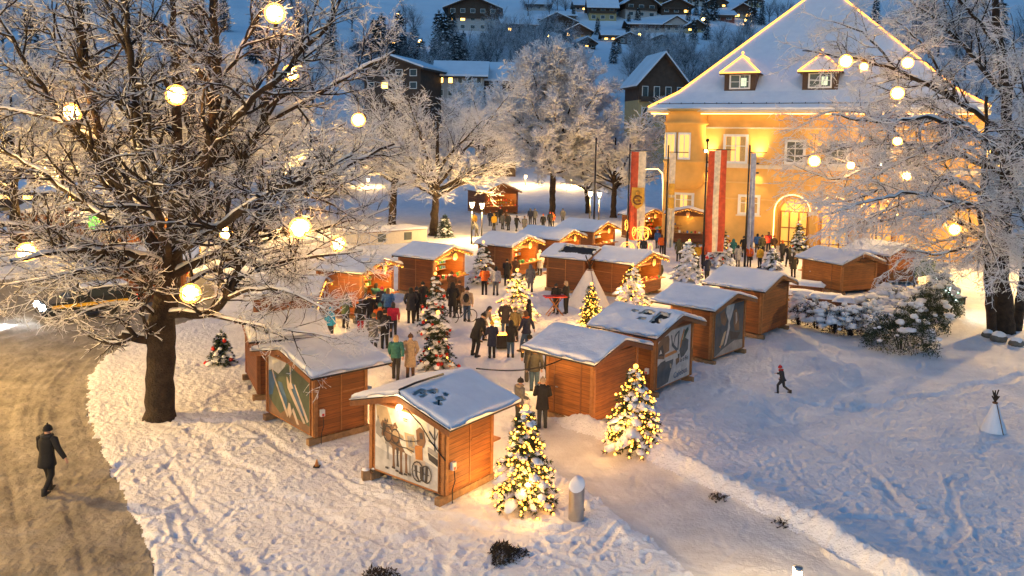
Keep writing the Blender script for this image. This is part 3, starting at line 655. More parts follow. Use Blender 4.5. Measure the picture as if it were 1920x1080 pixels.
def hut(key, label, service, wm=None, holes=(), panel=None, door=False, plug=False, glow=130, garland=True, sign=True, canopy=.7, thick=.13, group='wooden market stalls'):
    x, y, yaw, W, L, he, hr, n = HB[key]; yaw = math.radians(yaw); ns = -1 if n == 1 else 1; wm = wm or HUTW
    root = thing('market_stall', label, 'market stall', (x, y, 0), yaw, group)
    he -= .12; hr -= .13; o1, o2 = .32, .42; hw = W / 2 + o2; sl = (hr - he) / hw; L0 = L - canopy if service == 'far' else L - .15
    zb = .24; t = .07; zw = hr - sl * W / 2 - .10; rs = random.Random(key)
    front = service == 'gable'
    # skids
    for s in (-1, 1):
        m = MB(); m.box((L0 / 2, s * (W / 2 - .13), .095), (L0 + .3, .18, .19), BEAM); m.build('skid', root)
    for xx in (.55, L0 - .45):
        m = MB(); m.box((xx, 0, .15), (.14, W - .1, .11), BEAM); m.build('cross_beam', root)
    # walls
    m = MB(); zr = lambda yy: hr - sl * abs(yy) - .09
    def gable(xa, xb, z0):
        m.prism([(-W / 2, z0), (W / 2, z0), (W / 2, zr(W / 2)), (0, zr(0)), (-W / 2, zr(W / 2))], 'x', xa, xb, wm)
    zo = 1.05; zt = he - .22
    def opening(xa, xb):
        m.box(((xa + xb) / 2, 0, (zb + zo) / 2), (xb - xa, W, zo - zb), wm)
        for s in (-1, 1): m.box(((xa + xb) / 2, s * (W / 2 - .11), (zo + zt) / 2), (xb - xa, .22, zt - zo), wm)
        gable(xa, xb, zt)
    if front: opening(0, t); gable(L0 - t, L0, zb)
    else: gable(0, t, zb); opening(L0 - t, L0)
    for s in (-1, 1): m.box((L0 / 2, s * (W / 2 - t / 2 - .001), (zb + zw) / 2), (L0 - 2 * t, t, zw - zb), wm)
    m.box((L0 / 2, 0, zb + .03), (L0 - 2 * t, W - 2 * t, .06), wm)
    m.build('wall', root)
    # battens and corner posts
    e = .014
    def bat(*a):
        m = MB(); m.box(*a); m.build('batten', root)
    for xx in (.05, L0 - .05):
        for s in (-1, 1): bat((xx, s * (W / 2 + e), (zb + zw) / 2), (.11, .03, zw - zb - .02), TRIM2 if wm is not HUTW2 else TRIM)
    if not front:
        for s in (-1, 1): bat((-e, s * (W / 2 - .06), (zb + zr(W / 2)) / 2), (.03, .10, zr(W / 2) - zb - .05), TRIM2 if wm is not HUTW2 else TRIM)
        bat((-e, 0, zr(W / 2) + .0), (.03, W - .24, .05), TRIM); bat((-e, 0, (zr(W / 2) + zr(0)) / 2 + .02), (.035, .05, zr(0) - zr(W / 2) - .1), TRIM)
    # roof
    m = MB()
    for s in (-1, 1):
        m.prism([(0, hr - .012), (s * hw, he - .012), (s * hw, he - .07), (0, hr - .08)][::s], 'x', -o1, L, ROOFB)
    rf = m.build('roof', root)
    for xx in (-o1 - .018, L + .018):
        for s in (-1, 1): m = MB(); m.prism([(0, hr - .03), (s * hw, he - .03), (s * hw, he - .17), (0, hr - .19)][::s], 'x', xx - .016, xx + .016, TRIM2 if front else TRIM); m.build('bargeboard', rf)
    roof_snow(rf, -o1 - .03, L + .03, hw + .035, he, hr, thick, holes, ord(key[0]))
    # service end
    fx = 0 if front else L0; d = -1 if front else 1
    m = MB(); m.box((fx + d * .20, 0, zo + .02), (.44, W - .1, .05), TRIM2); m.build('counter', root)
    m = MB()
    for i in range(9):
        yy = -W / 2 + .35 + i * (W - .7) / 8; g = GOODS[rs.randrange(6)]; h = rs.uniform(.08, .24)
        m.box((fx + d * rs.uniform(.05, .3), yy, zo + .046 + h / 2), (.13, .16, h), g, rs.uniform(-.3, .3))
    back = fx - d * 1.3
    for zz in (1.3, 1.65): m.box((back, 0, zz), (.2, W - .5, .03), TRIM2)
    for zz in (1.3, 1.65):
        for i in range(12):
            yy = -W / 2 + .35 + i * (W - .7) / 11; h = rs.uniform(.1, .24); m.box((back, yy, zz + .016 + h / 2), (.12, .12, h), GOODS[rs.randrange(6)])
    tag(m.build('goods', root), kind='stuff')
    m = MB(); m.ball((fx - d * .5, 0, he - .28), .055, BULBW, 8, 6); m.tube([(fx - d * .5, 0, he - .22), (fx - d * .5, 0, hr - .15)], .012, BLACK, 5); m.build('hanging_lamp', root)
    light('stall_light', 'POINT', (fx - d * .45, 0, he - .42), glow, WARM, .06, root)
    light('counter_light', 'POINT', (fx + d * .6, 0, he - .30), glow * .9, WARM, .06, root)
    if garland:
        m = MB(); g = MB(); xx = -o1 - .05 if front else L + .05
        pts = [(xx, -hw, he - .12), (xx, 0, hr - .14), (xx, hw, he - .12)]
        bulbs_along(m, pts, .13, .022, BULB, .10); tag(m.build('light_string', root), kind='stuff')
        for i in range(46):
            u = rs.uniform(-1, 1); p = Vector((xx - d * -.02, u * hw, hr - abs(u) * (hr - he) - .15 - rs.random() * .07))
            for q in range(3):
                v = Vector((rs.uniform(-.05, .05), rs.uniform(-.1, .1), rs.uniform(-.1, .05))); w = Vector((0, .02, .03)); g.poly([p, p + w, p + v + w * .4, p + v], NEEDLE)
        tag(g.build('garland', root), kind='stuff')
    if sign:
        m = MB(); xx = fx + d * .42; zc = he + .02
        m.tube([(xx - .02, 0, zc), (xx + .02, 0, zc)], .26, DARK, 16, True, False, [1, 1]); m.tube([(xx - d * .0 + d * .024, 0, zc), (xx + d * .03, 0, zc)], .20, TRIM2, 16, True, False)
        m.tube([(xx, 0, zc + .24), (xx, 0, hr - .1)], .012, DARK, 4); m.build('sign', root)
    if panel: panel(root, W, zb + .05, zr(W / 2) - .04, ns)
    yn = ns * (W / 2 + .005)
    if door:
        m = MB(); x0, x1 = L0 * .25, L0 * .82
        for xx in (x0, x1): m.box((xx, yn, (zb + zw) / 2), (.05, .026, zw - zb - .1), TRIM)
        m.box(((x0 + x1) / 2, yn, zw - .08), (x1 - x0, .026, .05), TRIM); m.box(((x0 + x1) / 2, yn + ns * -.002, (zb + zw) / 2), (x1 - x0 - .06, .016, zw - zb - .22), wm)
        dr = m.build('door', root)
        h = MB(); h.box((x1 - .12, yn + ns * .03, 1.15), (.09, .035, .03), STEEL); h.build('handle', dr)
    else:
        m = MB(); m.box((L0 * .5, yn, (zb + zw) / 2), (.035, .022, zw - zb - .06), TRIM2); m.box((L0 * .75, yn, zb + (zw - zb) * .62), (L0 * .5 - .1, .022, .03), TRIM2); m.build('shutter_frame', root)
    if plug:
        m = MB(); m.box((.24, ns * (W / 2 + .06), .98), (.13, .10, .2), WHITE); m.box((.24, ns * (W / 2 + .115), .93), (.07, .02, .07), RED)
        pb = m.build('socket_box', root)
        c = MB(); c.tube([(.24, ns * (W / 2 + .09), .88), (.27, ns * (W / 2 + .10), .6), (.20, ns * (W / 2 + .07), .35), (.18, ns * (W / 2 + .1), .03)], .014, BLACK, 6); c.build('cable', pb)
    return root
rect2 = lambda x0, x1, y0, y1, k=0: (lambda X, Y: (X > x0 + (vnoise(X * 9 + k, Y * 9) - .5) * .10) & (X < x1 + (vnoise(X * 8, Y * 8 + k) - .5) * .10) & (Y > y0 + (vnoise(X * 7, Y * 7 + 3 + k) - .5) * .10) & (Y < y1 + (vnoise(X * 10 + k, Y * 10) - .5) * .18))
rect = lambda x0, x1, y0, y1, k=0: (lambda X, Y: (X > x0 + (vnoise(X * 7 + k, Y * 7) - .5) * .18) & (X < x1 + (vnoise(X * 6, Y * 6 + k) - .5) * .18) & (Y > y0 + (vnoise(X * 5, Y * 5 + 3 + k) - .5) * .2) & (Y < y1 + (vnoise(X * 8 + k, Y * 8) - .5) * .2))
blot = lambda x0, y0, r, k=0: (lambda X, Y: np.hypot((X - x0) * .7, Y - y0) + (vnoise(X * 9 + k, Y * 9) - .5) * r * 1.6 < r)
C_ = lambda n, c: mat(n, c, .6, .3, 3, bmp=0)
pc, pgr, pbr, pdk, ptan, por = C_('mural_cream', (.70, .66, .58)), C_('mural_grey', (.30, .28, .26)), C_('mural_brown', (.20, .11, .06)), C_('mural_dark', (.06, .05, .045)), C_('mural_tan', (.48, .36, .22)), C_('mural_orange', (.50, .20, .05))
pgn, pbl, psk, pcl, pbk = C_('mural_green', (.075, .095, .06)), C_('mural_blue', (.055, .12, .22)), C_('mural_sky', (.50, .48, .46)), C_('mural_line', (.52, .42, .34)), C_('mural_slate', (.075, .085, .095))
def leg(u, v0, v1, w, c, k=.012): return (c, [(u, v1), (u + w, v1), (u + w * .8, (v0 + v1) / 2), (u + w * .85 + k, v0), (u + w * .2, v0), (u + w * .25, (v0 + v1) / 2)])
ring = lambda cx, cy, r, w, c, n=14: [(c, [(cx + (r + s * w) * k_ * math.cos(t), cy + (r + s * w) * math.sin(t)) for (s, t) in ((0, 2 * PI * i / n), (1, 2 * PI * i / n), (1, 2 * PI * (i + 1) / n), (0, 2 * PI * (i + 1) / n))]) for i in range(n) for k_ in (.62,)]
line = lambda pts, w, c: [(c, [(a[0], a[1] - w), (b[0], b[1] - w), (b[0], b[1] + w), (a[0], a[1] + w)]) for a, b in zip(pts[:-1], pts[1:])]
horses = [(psk, [(0, 0), (1, 0), (1, .33), (.6, .42), (.3, .30), (0, .36)]), (ptan, [(.02, .98), (.20, .98), (.30, .72), (.22, .60), (.05, .66)]),
 (pgr, [(.02, .55), (.10, .50), (.16, .56), (.12, .70), (.03, .70)]), (pgr, [(.17, .44), (.30, .40), (.34, .66), (.28, .74), (.19, .70)]),
 (pbr, [(.09, .62), (.12, .54), (.17, .55), (.22, .48), (.33, .40), (.50, .40), (.53, .56), (.48, .68), (.36, .70), (.27, .74), (.22, .70), (.19, .80), (.17, .76), (.13, .78), (.10, .72)]),
 (pdk, [(.13, .74), (.17, .74), (.19, .66), (.16, .60), (.13, .66)]),
 (pbr, [(.29, .66), (.31, .78), (.34, .80), (.37, .74), (.40, .70), (.38, .60), (.33, .56)]), (ptan, [(.30, .68), (.33, .75), (.36, .68), (.34, .60)]),
 leg(.19, .22, .46, .05, pgr), leg(.285, .12, .44, .05, pbr), leg(.35, .16, .44, .045, pdk), leg(.405, .06, .44, .05, pbr), leg(.485, .11, .44, .05, pbr), leg(.545, .08, .42, .045, pgr),
 (pc, [(.36, .72), (.56, .78), (.64, .50), (.60, .38), (.50, .40), (.42, .52)]), (ptan, [(.48, .70), (.63, .70), (.65, .52), (.60, .42), (.52, .46)]), (pgr, [(.52, .66), (.60, .67), (.61, .54), (.55, .50)]),
 (pc, [(.56, .88), (.68, .90), (.68, .70), (.57, .70)]), (pbr, [(.66, .78), (.72, .84), (.78, .80), (.81, .66), (.78, .56), (.68, .58)]), (pdk, [(.71, .76), (.76, .77), (.77, .68), (.72, .67)]),
 (por, [(.64, .56), (.76, .58), (.77, .34), (.66, .34)]), (pcl, [(.64, .36), (.80, .38), (.82, .30), (.64, .28)]),
 (pdk, [(.64, .27), (.66, .12), (.72, .05), (.74, .05), (.69, .14), (.68, .28)]), (pdk, [(.72, .28), (.73, .10), (.78, .07), (.77, .28)]), (pdk, [(.81, .30), (.80, .08), (.84, .09), (.85, .32)]),
 (pdk, [(.84, .52), (.99, .46), (.99, .36), (.86, .42)]), (pgr, [(.84, .60), (.99, .56), (.99, .48), (.84, .53)]),
 (pdk, [(.93, .95), (.945, .95), (.955, .56), (.935, .58)]), (pdk, [(.86, .84), (.94, .74), (.94, .71), (.86, .81)]), (pdk, [(.99, .86), (.945, .72), (.945, .69), (.99, .82)]), (pdk, [(.85, .70), (.935, .66), (.935, .64), (.85, .68)]),
 (pdk, [(.46, .90), (.53, .90), (.53, .885), (.46, .885)]), (pdk, [(.47, .87), (.52, .87), (.52, .858), (.47, .858)])]
horses += [(pgr, [(.03, .72), (.06, .80), (.08, .74), (.13, .66), (.12, .58), (.05, .60), (.02, .66)]), (ptan, [(.24, .66), (.34, .68), (.46, .64), (.48, .60), (.30, .60)]), (pdk, [(.16, .77), (.17, .83), (.19, .77)]), (pdk, [(.20, .78), (.22, .83), (.22, .76)]), (pdk, [(.05, .79), (.055, .84), (.07, .79)])]
horses += ring(.22, .60, .10, .025, pdk) + ring(.345, .60, .09, .022, pdk) + line([(.10, .66), (.22, .62), (.36, .60), (.50, .58), (.66, .62), (.72, .66)], .007, pdk) + line([(.28, .50), (.40, .47), (.52, .48), (.64, .46)], .008, pdk) + line([(.17, .72), (.24, .74), (.34, .76)], .006, pdk)
horses += ring(.70, .20, .13, .022, pdk) + ring(.83, .20, .11, .02, pdk) + line([(.64, .20), (.76, .20)], .006, pdk) + line([(.77, .20), (.88, .20)], .006, pdk) + ring(.62, .60, .07, .015, pgr)
for u in (.195, .30, .36, .415, .495, .555): horses.append((pdk, [(u, .10 + (u * 37 % .05)), (u + .045, .10 + (u * 37 % .05)), (u + .05, .07 + (u * 37 % .05)), (u - .004, .07 + (u * 37 % .05))]))
bridge = [(psk, [(0, .72), (.10, .78), (.25, .74), (.42, .92), (.45, 1), (0, 1)]), (pbl, [(0, .30), (.10, .34), (.20, .70), (0, .74)]), (pbl, [(.24, .62), (.34, .62), (.46, .38), (.46, .10), (.40, .14)]),
 (pbl, [(.54, .68), (.66, .70), (.90, .28), (.80, .22)]), (pbr, [(0, .0), (1, .0), (1, .12), (.6, .16), (.5, .26), (.3, .08), (.1, .20), (0, .28)]),
 (pcl, [(.08, .80), (.11, .80), (.16, .66), (.50, .13), (.47, .08), (.12, .66)]), (pcl, [(.45, .76), (.48, .76), (.53, .64), (.90, .14), (.85, .12), (.48, .58)]), (pcl, [(.47, .20), (.53, .08), (.58, .20), (.54, .34), (.50, .34)]),
 (pcl, [(.53, .98), (.56, .98), (.57, .70), (.62, .62), (.52, .56), (.50, .62), (.54, .70)]), (pcl, [(.64, .68), (.66, .70), (.97, .20), (.93, .16)]), (pcl, [(.62, .30), (.75, .06), (.70, .05), (.58, .24)])]
kitchen = [(pbr, [(0, .55), (0, .80), (.10, .90), (.30, .92), (.34, .84), (.34, .62), (.22, .60), (.20, .50)]), (pdk, [(.03, .60), (.05, .74), (.14, .78), (.18, .66), (.18, .56)]), (pc, [(.05, .62), (.09, .70), (.13, .62)]),
 (pbk, [(0, .0), (.34, .04), (.40, .22), (.46, .34), (.48, .44), (.30, .48), (.10, .46), (0, .40)]), (ptan, [(.37, .38), (.42, .36), (.43, .28), (.38, .30)]), (por, [(.22, .58), (.58, .60), (.58, .54), (.22, .52)]), (psk, [(.22, .52), (.60, .53), (.60, .44), (.24, .44)]),
 (pbk, [(.38, .90), (.41, .90), (.44, .74), (.60, .60), (.56, .56), (.41, .70)]), (pbk, [(.50, .88), (.60, .94), (.62, .92), (.52, .84), (.47, .70), (.58, .62), (.56, .58), (.44, .68)]), (pbk, [(.60, .94), (.64, .94), (.62, .58), (.58, .58)]),
 (pbk, [(.65, .56), (.72, .74), (.82, .76), (.93, .70), (.92, .52), (.80, .42), (.70, .40)]), (pgn, [(.74, .72), (.80, .90), (.90, .96), (.92, .90), (.82, .76), (.78, .70)]), (por, [(.66, .62), (.68, .74), (.76, .94), (.80, .92), (.72, .72), (.69, .60)]),
 (pbr, [(.54, .42), (.66, .44), (.66, .34), (.56, .30)]), (pdk, [(.60, .50), (.66, .50), (.66, .42), (.62, .42)])]
veil = [(pgr, [(0, 0), (.3, .12), (.7, .22), (1, .18), (1, .05), (1, 0)]), (pbr, [(.16, .86), (.30, .90), (.40, .70), (.34, .58), (.22, .66)]), (psk, [(.38, 1), (.66, 1), (.58, .78), (.50, .62), (.52, .52), (.42, .22), (.34, .16), (.44, .50), (.46, .66), (.36, .86)]),
 (ptan, [(.32, .46), (.40, .48), (.30, .22), (.20, .18), (.24, .30)]), (pbr, [(.62, .84), (.72, .88), (.82, .70), (.86, .40), (.70, .42), (.64, .58)]), (pcl, [(.70, .80), (.74, .80), (.78, .62), (.72, .54)]), (pdk, [(.50, .46), (.66, .40), (.90, .34), (.80, .24), (.56, .26)]), (por, [(.16, .20), (.24, .22), (.22, .15)])]
MU = lambda bg, sh, tx=(): (lambda root, W, z0, z1, ns: mural(root, -.002, ns, W, z0, z1, bg, sh, tx))
h1 = hut('1', 'nearest market stall with the horse carriage mural and a lamp under its gable', 'far', HUTW3, [rect2(-.05, .35, -.36, -.26, 3), rect2(.02, .22, -.50, -.43, 5), blot(.62, -.42, .085, 3), blot(.42, -.80, .06, 6), blot(.16, -.92, .055, 8), blot(.74, -.70, .045, 9)], MU(pc, horses), plug=True, canopy=.62, sign=False)
m = MB(); m.ball((-.22, .05, 2.30), .085, BULBW, 10, 8); m.tube([(-.22, .05, 2.38), (-.22, .05, 2.46)], .05, DARK, 8); m.build('gable_lamp', h1)
light('gable_light', 'POINT', (-.42, .05, 2.22), 24, (1, .60, .24), .08, h1)
m = MB(); m.tube([(-.34, -.05, 2.78), (-.30, -.30, 2.35), (-.10, -.62, 1.95), (-.06, -.90, 1.60), (-.05, -1.42, 1.2)], .016, BLACK, 6); m.tube([(-.3, -.02, 2.80), (.3, -.03, 2.85), (1.4, -.02, 2.84)], .03, DARK, 6); m.build('cable', h1)
hut('2', 'market stall with the mural of pale ski tracks over blue lakes', 'far', HUTW, (), MU(pgn, bridge), plug=True, canopy=.62, sign=False)
hut('3', 'dark brown stall between the huge tree and the ski track mural stall', 'far', HUTW2, (), None, canopy=.5, sign=False)
hut('M', 'low stall behind the dark brown stall with tree twigs over its roof', 'far', HUTW2, (), None, canopy=.6, sign=False)
hut('A', 'plain market stall with a closed plank door facing the path and unbroken roof snow', 'far', HUTW3, (), None, door=True, canopy=.75, sign=False)
hut('B', 'stall with the lettered kitchen mural and dark bare squares on its roof', 'far', HUTW, [rect2(.02, .50, .30, .66, 1), rect2(.66, 1.15, .30, .62, 2), rect2(.08, .46, .86, 1.10, 4), rect2(.72, .98, .90, 1.08, 5), blot(1.45, .5, .07, 7)], MU(psk, kitchen, (('b t Fo', .80, .33, .26, pdk, 0), ('Cafebus', .70, .08, .34, pbl, -.06))), plug=True, canopy=.75, sign=False)
hut('C', 'market stall with the dark grey mural of a white veil', 'far', HUTW, [], MU(pbk, veil), canopy=.75, sign=False, thick=.10)
hut('D', 'stall with a bare brown plywood gable ending the right row by the hedge', 'far', HUTW, (), None, canopy=.75, sign=False)
hut('G', 'lit stall at the left of the square with a crowd before its counter', 'gable', HUTW, (), None)
hut('H', 'lit stall with a grey oval sign behind the two red bauble trees', 'gable', HUTW, (), None)
hut('I', 'brightly lit stall behind the snow-covered christmas tree with customers at the counter', 'gable', HUTW, (), None, glow=110)
hut('J', 'lit stall in the rear row just right of the brightly lit one', 'gable', HUTW, (), None, glow=80)
hut('P', 'rearmost lit stall behind the pair of joined stalls', 'gable', HUTW, (), None, glow=110)
hut('K', 'left of two joined stalls behind the tepee with a dark bare roof patch', 'far', HUTW2, [rect(-.25, 1.9, .15, 1.3, 1)], None, sign=False, canopy=.3, garland=False)
hut('L', 'right of two joined stalls behind the tepee with a lit goods front', 'gable', HUTW, (), None, glow=70)
hut('E', 'honey-coloured closed stall behind the snow-covered tables', 'far', HUTW3, (), None, door=True, sign=False, canopy=.3, garland=False)
hut('S', 'orange-brown stall partly behind the honey-coloured one under the frosted tree', 'far', HUTW, (), None, sign=False, canopy=.3, garland=False)
def pt_hut(key, px, py, yaw, W, L, he, hr, n=-1):
    p = G(px, py); HB[key] = (p.x, p.y, yaw, W, L, he, hr, n)
pt_hut('Q', 1288, 458, 77, 3.6, 3.2, 3.0, 3.6); hut('Q', 'closed brown stall with a dark hanging sign in front of the town hall bay', 'gable', HUTW2, (), None, glow=10)
pt_hut('R', 1385, 458, 75, 5.6, 3.4, 2.9, 3.6); hut('R', 'wide food stall with an awning at the foot of the town hall wall', 'gable', HUTW3, (), None, glow=120)
pt_hut('T', 1222, 450, 120, 3.0, 3.0, 2.5, 3.2); hut('T', 'lit stall half hidden behind the red and white crest banner', 'gable', HUTW, (), None, glow=60)
pt_hut('U', 940, 402, 115, 4.6, 6.0, 3.0, 4.2); hut('U', 'far wooden hut with an open porch roof beyond the street lamps', 'gable', HUTW2, (), None, glow=14, garland=False, sign=False)
pt_hut('V', 225, 560, 20, 3.0, 4.2, 2.5, 3.1, 1); hut('V', 'stall with an orange edged snowy roof behind the car', 'far', HUTW, (), None, glow=60, sign=False)
pt_hut('W', 150, 470, -10, 3.2, 4.5, 2.6, 3.3, 1); hut('W', 'golden lit stall in the left background behind the lantern tree', 'gable', HUTW3, (), None, glow=130)
pt_hut('X', 60, 450, -15, 3.2, 4.5, 2.7, 3.4, 1); hut('X', 'golden lit stall at the far left edge behind the lantern tree', 'gable', HUTW3, (), None, glow=130)
pt_hut('Y', 340, 465, 150, 3.2, 4.2, 2.7, 3.4, -1); hut('Y', 'lit stall seen behind the trunk of the lantern tree', 'gable', HUTW3, (), None, glow=110)
# ---------------------------------------------------------------- people
class Pose:
    def __init__(s, lean=0, arms='down', legs='stand', head=0): s.lean, s.arms, s.legs, s.head = lean, arms, legs, head
POSES = {'stand': Pose(.03), 'chat': Pose(.05, 'hold'), 'pocket': Pose(.02, 'pocket'), 'walk': Pose(.07, 'swing', 'walk'), 'bend': Pose(.55, 'reach', 'wide'), 'run': Pose(.22, 'run', 'run'), 'reach': Pose(.1, 'reach', 'stand'), 'out': Pose(.05, 'out', 'walk')}
ARMS = {  # elbow, wrist per side (x outward, y forward, z), side -1 then +1
 'down': (((.27, -.02, 1.16), (.27, .04, .92)),) * 2, 'hold': (((.27, .03, 1.16), (.15, .27, 1.13)), ((.27, .0, 1.16), (.17, .25, 1.05))),
 'pocket': (((.30, -.05, 1.17), (.23, .08, .98)),) * 2, 'swing': (((.26, .10, 1.17), (.24, .24, .98)), ((.27, -.16, 1.19), (.27, -.22, .97))),
 'reach': (((.23, .20, 1.22), (.17, .42, 1.12)), ((.25, .12, 1.18), (.19, .36, 1.02))), 'run': (((.26, -.12, 1.2), (.24, .06, 1.1)), ((.26, .12, 1.2), (.2, .3, 1.25))),
 'out': (((.25, .06, 1.17), (.24, .16, .95)), ((.36, -.06, 1.2), (.52, -.04, .98)))}
LEGS = {  # knee, ankle, forward of toe
 'stand': (((.095, .02, .49), (.10, -.02, .09)), ((.10, .0, .49), (.115, .0, .09))), 'walk': (((.09, .14, .50), (.09, .20, .09)), ((.09, .02, .48), (.09, -.24, .14))),
 'wide': (((.14, .04, .49), (.20, .02, .09)), ((.12, .06, .49), (.15, -.06, .09))), 'run': (((.09, .24, .56), (.09, .22, .12)), ((.09, -.08, .50), (.09, -.46, .24)))}
def pose_points(ps):
    ca, sa = math.cos(ps.lean), math.sin(ps.lean)
    def U(p, k=1):                      # upper body leans forward about the hips
        x, y, z = p; z -= .95; return Vector((x, y * ca + z * sa, .95 + z * ca - y * sa))
    d = {'U': U, 'chest': U((0, 0, 1.32)), 'neck': U((0, .01, 1.49)), 'head': U((0, .03, 1.62))}
    for i, s in enumerate((-1, 1)):
        e, w = ARMS[ps.arms][i]; d['sh', s] = U((s * .19, 0, 1.42)); d['el', s] = U((s * e[0], e[1], e[2])); d['wr', s] = U((s * w[0], w[1], w[2]))
        k, a = LEGS[ps.legs][i]; d['hip', s] = Vector((s * .09, 0, .92)); d['kn', s] = Vector((s * k[0], k[1], k[2])); d['an', s] = Vector((s * a[0], a[1], a[2]))
    return d
def skin_body(ps):
    """one continuous skinned body: trunk, head, arms with hands and fingers, legs"""
    d = pose_points(ps); vs, es, rs = [], [], []
    def v(p, r, par=None):
        vs.append(tuple(p)); rs.append(r if isinstance(r, tuple) else (r, r)); i = len(vs) - 1
        if par is not None: es.append((par, i))
        return i
    U = d['U']; root = v((0, 0, .95), (.14, .10)); sp_ = v(U((0, 0, 1.14)), (.125, .09), root); ch = v(d['chest'], (.155, .10), sp_)
    nb = v(U((0, 0, 1.46)), (.07, .06), ch); hd0 = v(U((0, .01, 1.52)), .055, nb); hd1 = v(U((0, .025, 1.59)), (.075, .085), hd0); hd2 = v(U((0, .02, 1.66)), (.08, .095), hd1); v(U((0, .01, 1.735)), (.055, .06), hd2)
    for s in (-1, 1):
        sh = v(d['sh', s], .06, ch); el = v(d['el', s], .045, sh); wr = v(d['wr', s], .03, el)
        dr = (d['wr', s] - d['el', s]).normalized(); pm = v(d['wr', s] + dr * .07, (.035, .02), wr)
        sd = dr.cross(Vector((0, 0, 1))); sd = sd.normalized() if sd.length > .1 else Vector((0, 1, 0)); inn = dr.cross(sd)
        for q, (o, L) in enumerate(((-.03, .062), (-.01, .075), (.01, .07), (.03, .055))):
            a = v(d['wr', s] + dr * .105 + sd * o, .010, pm); v(d['wr', s] + dr * (.105 + L * .8) + sd * o + inn * .025, .008, a)
        a = v(d['wr', s] + dr * .05 + sd * -.045 + inn * .01, .011, wr); v(d['wr', s] + dr * .09 + sd * -.06 + inn * .03, .009, a)
        hp = v(d['hip', s], .085, root); kn = v(d['kn', s], .058, hp); an = v(d['an', s], .04, kn); v(d['an', s] + Vector((s * .02, .15, -.05)), .035, an)
    me = bpy.data.meshes.new('body'); me.from_pydata(vs, es, []); o = bpy.data.objects.new('body', me); link(o)
    o.modifiers.new('skin', 'SKIN'); sb = o.modifiers.new('sub', 'SUBSURF'); sb.levels = 1
    for i, r in enumerate(rs): me.skin_vertices[0].data[i].radius = r; me.skin_vertices[0].data[i].use_root = i == 0
    ev = o.evaluated_get(bpy.context.evaluated_depsgraph_get()); out = bpy.data.meshes.new_from_object(ev); bpy.data.objects.remove(o)
    m = MB(); m.v = [tuple(p.co) for p in out.vertices]; m.f = [tuple(p.vertices) for p in out.polygons]; m.mi(SKIN); m.m = [0] * len(m.f); m.sm = [True] * len(m.f)
    eye = BLACK
    for s in (-1, 1): m.ball(U((s * .032, .108, 1.645)), .010, eye, 5, 4); m.ball(U((s * .083, .015, 1.63)), .024, SKIN, 5, 4, (.5, 1, 1.3))
    m.ball(U((0, .125, 1.615)), .016, SKIN, 5, 4, (.8, 1, 1.4)); m.ball(U((0, .105, 1.575)), .02, mat('lips', (.4, .15, .12), .5, .1, 9, bmp=0), 6, 4, (1.1, .5, .35))
    return m.mesh('body')
PLACE = mat('cloth_slot', (.1, .1, .1), .8, .2, 20, bmp=.2)
def rings(m, U, rows, mt, n=14):
    vs = []
    for (z, rx, ry, oy) in rows:
        for j in range(n): a = 2 * PI * j / n; vs.append(U((math.cos(a) * rx, math.sin(a) * ry + oy, z)))
    fs = [(i * n + j, i * n + (j + 1) % n, (i + 1) * n + (j + 1) % n, (i + 1) * n + j) for i in range(len(rows) - 1) for j in range(n)]
    m.add(vs, fs, mt, True)
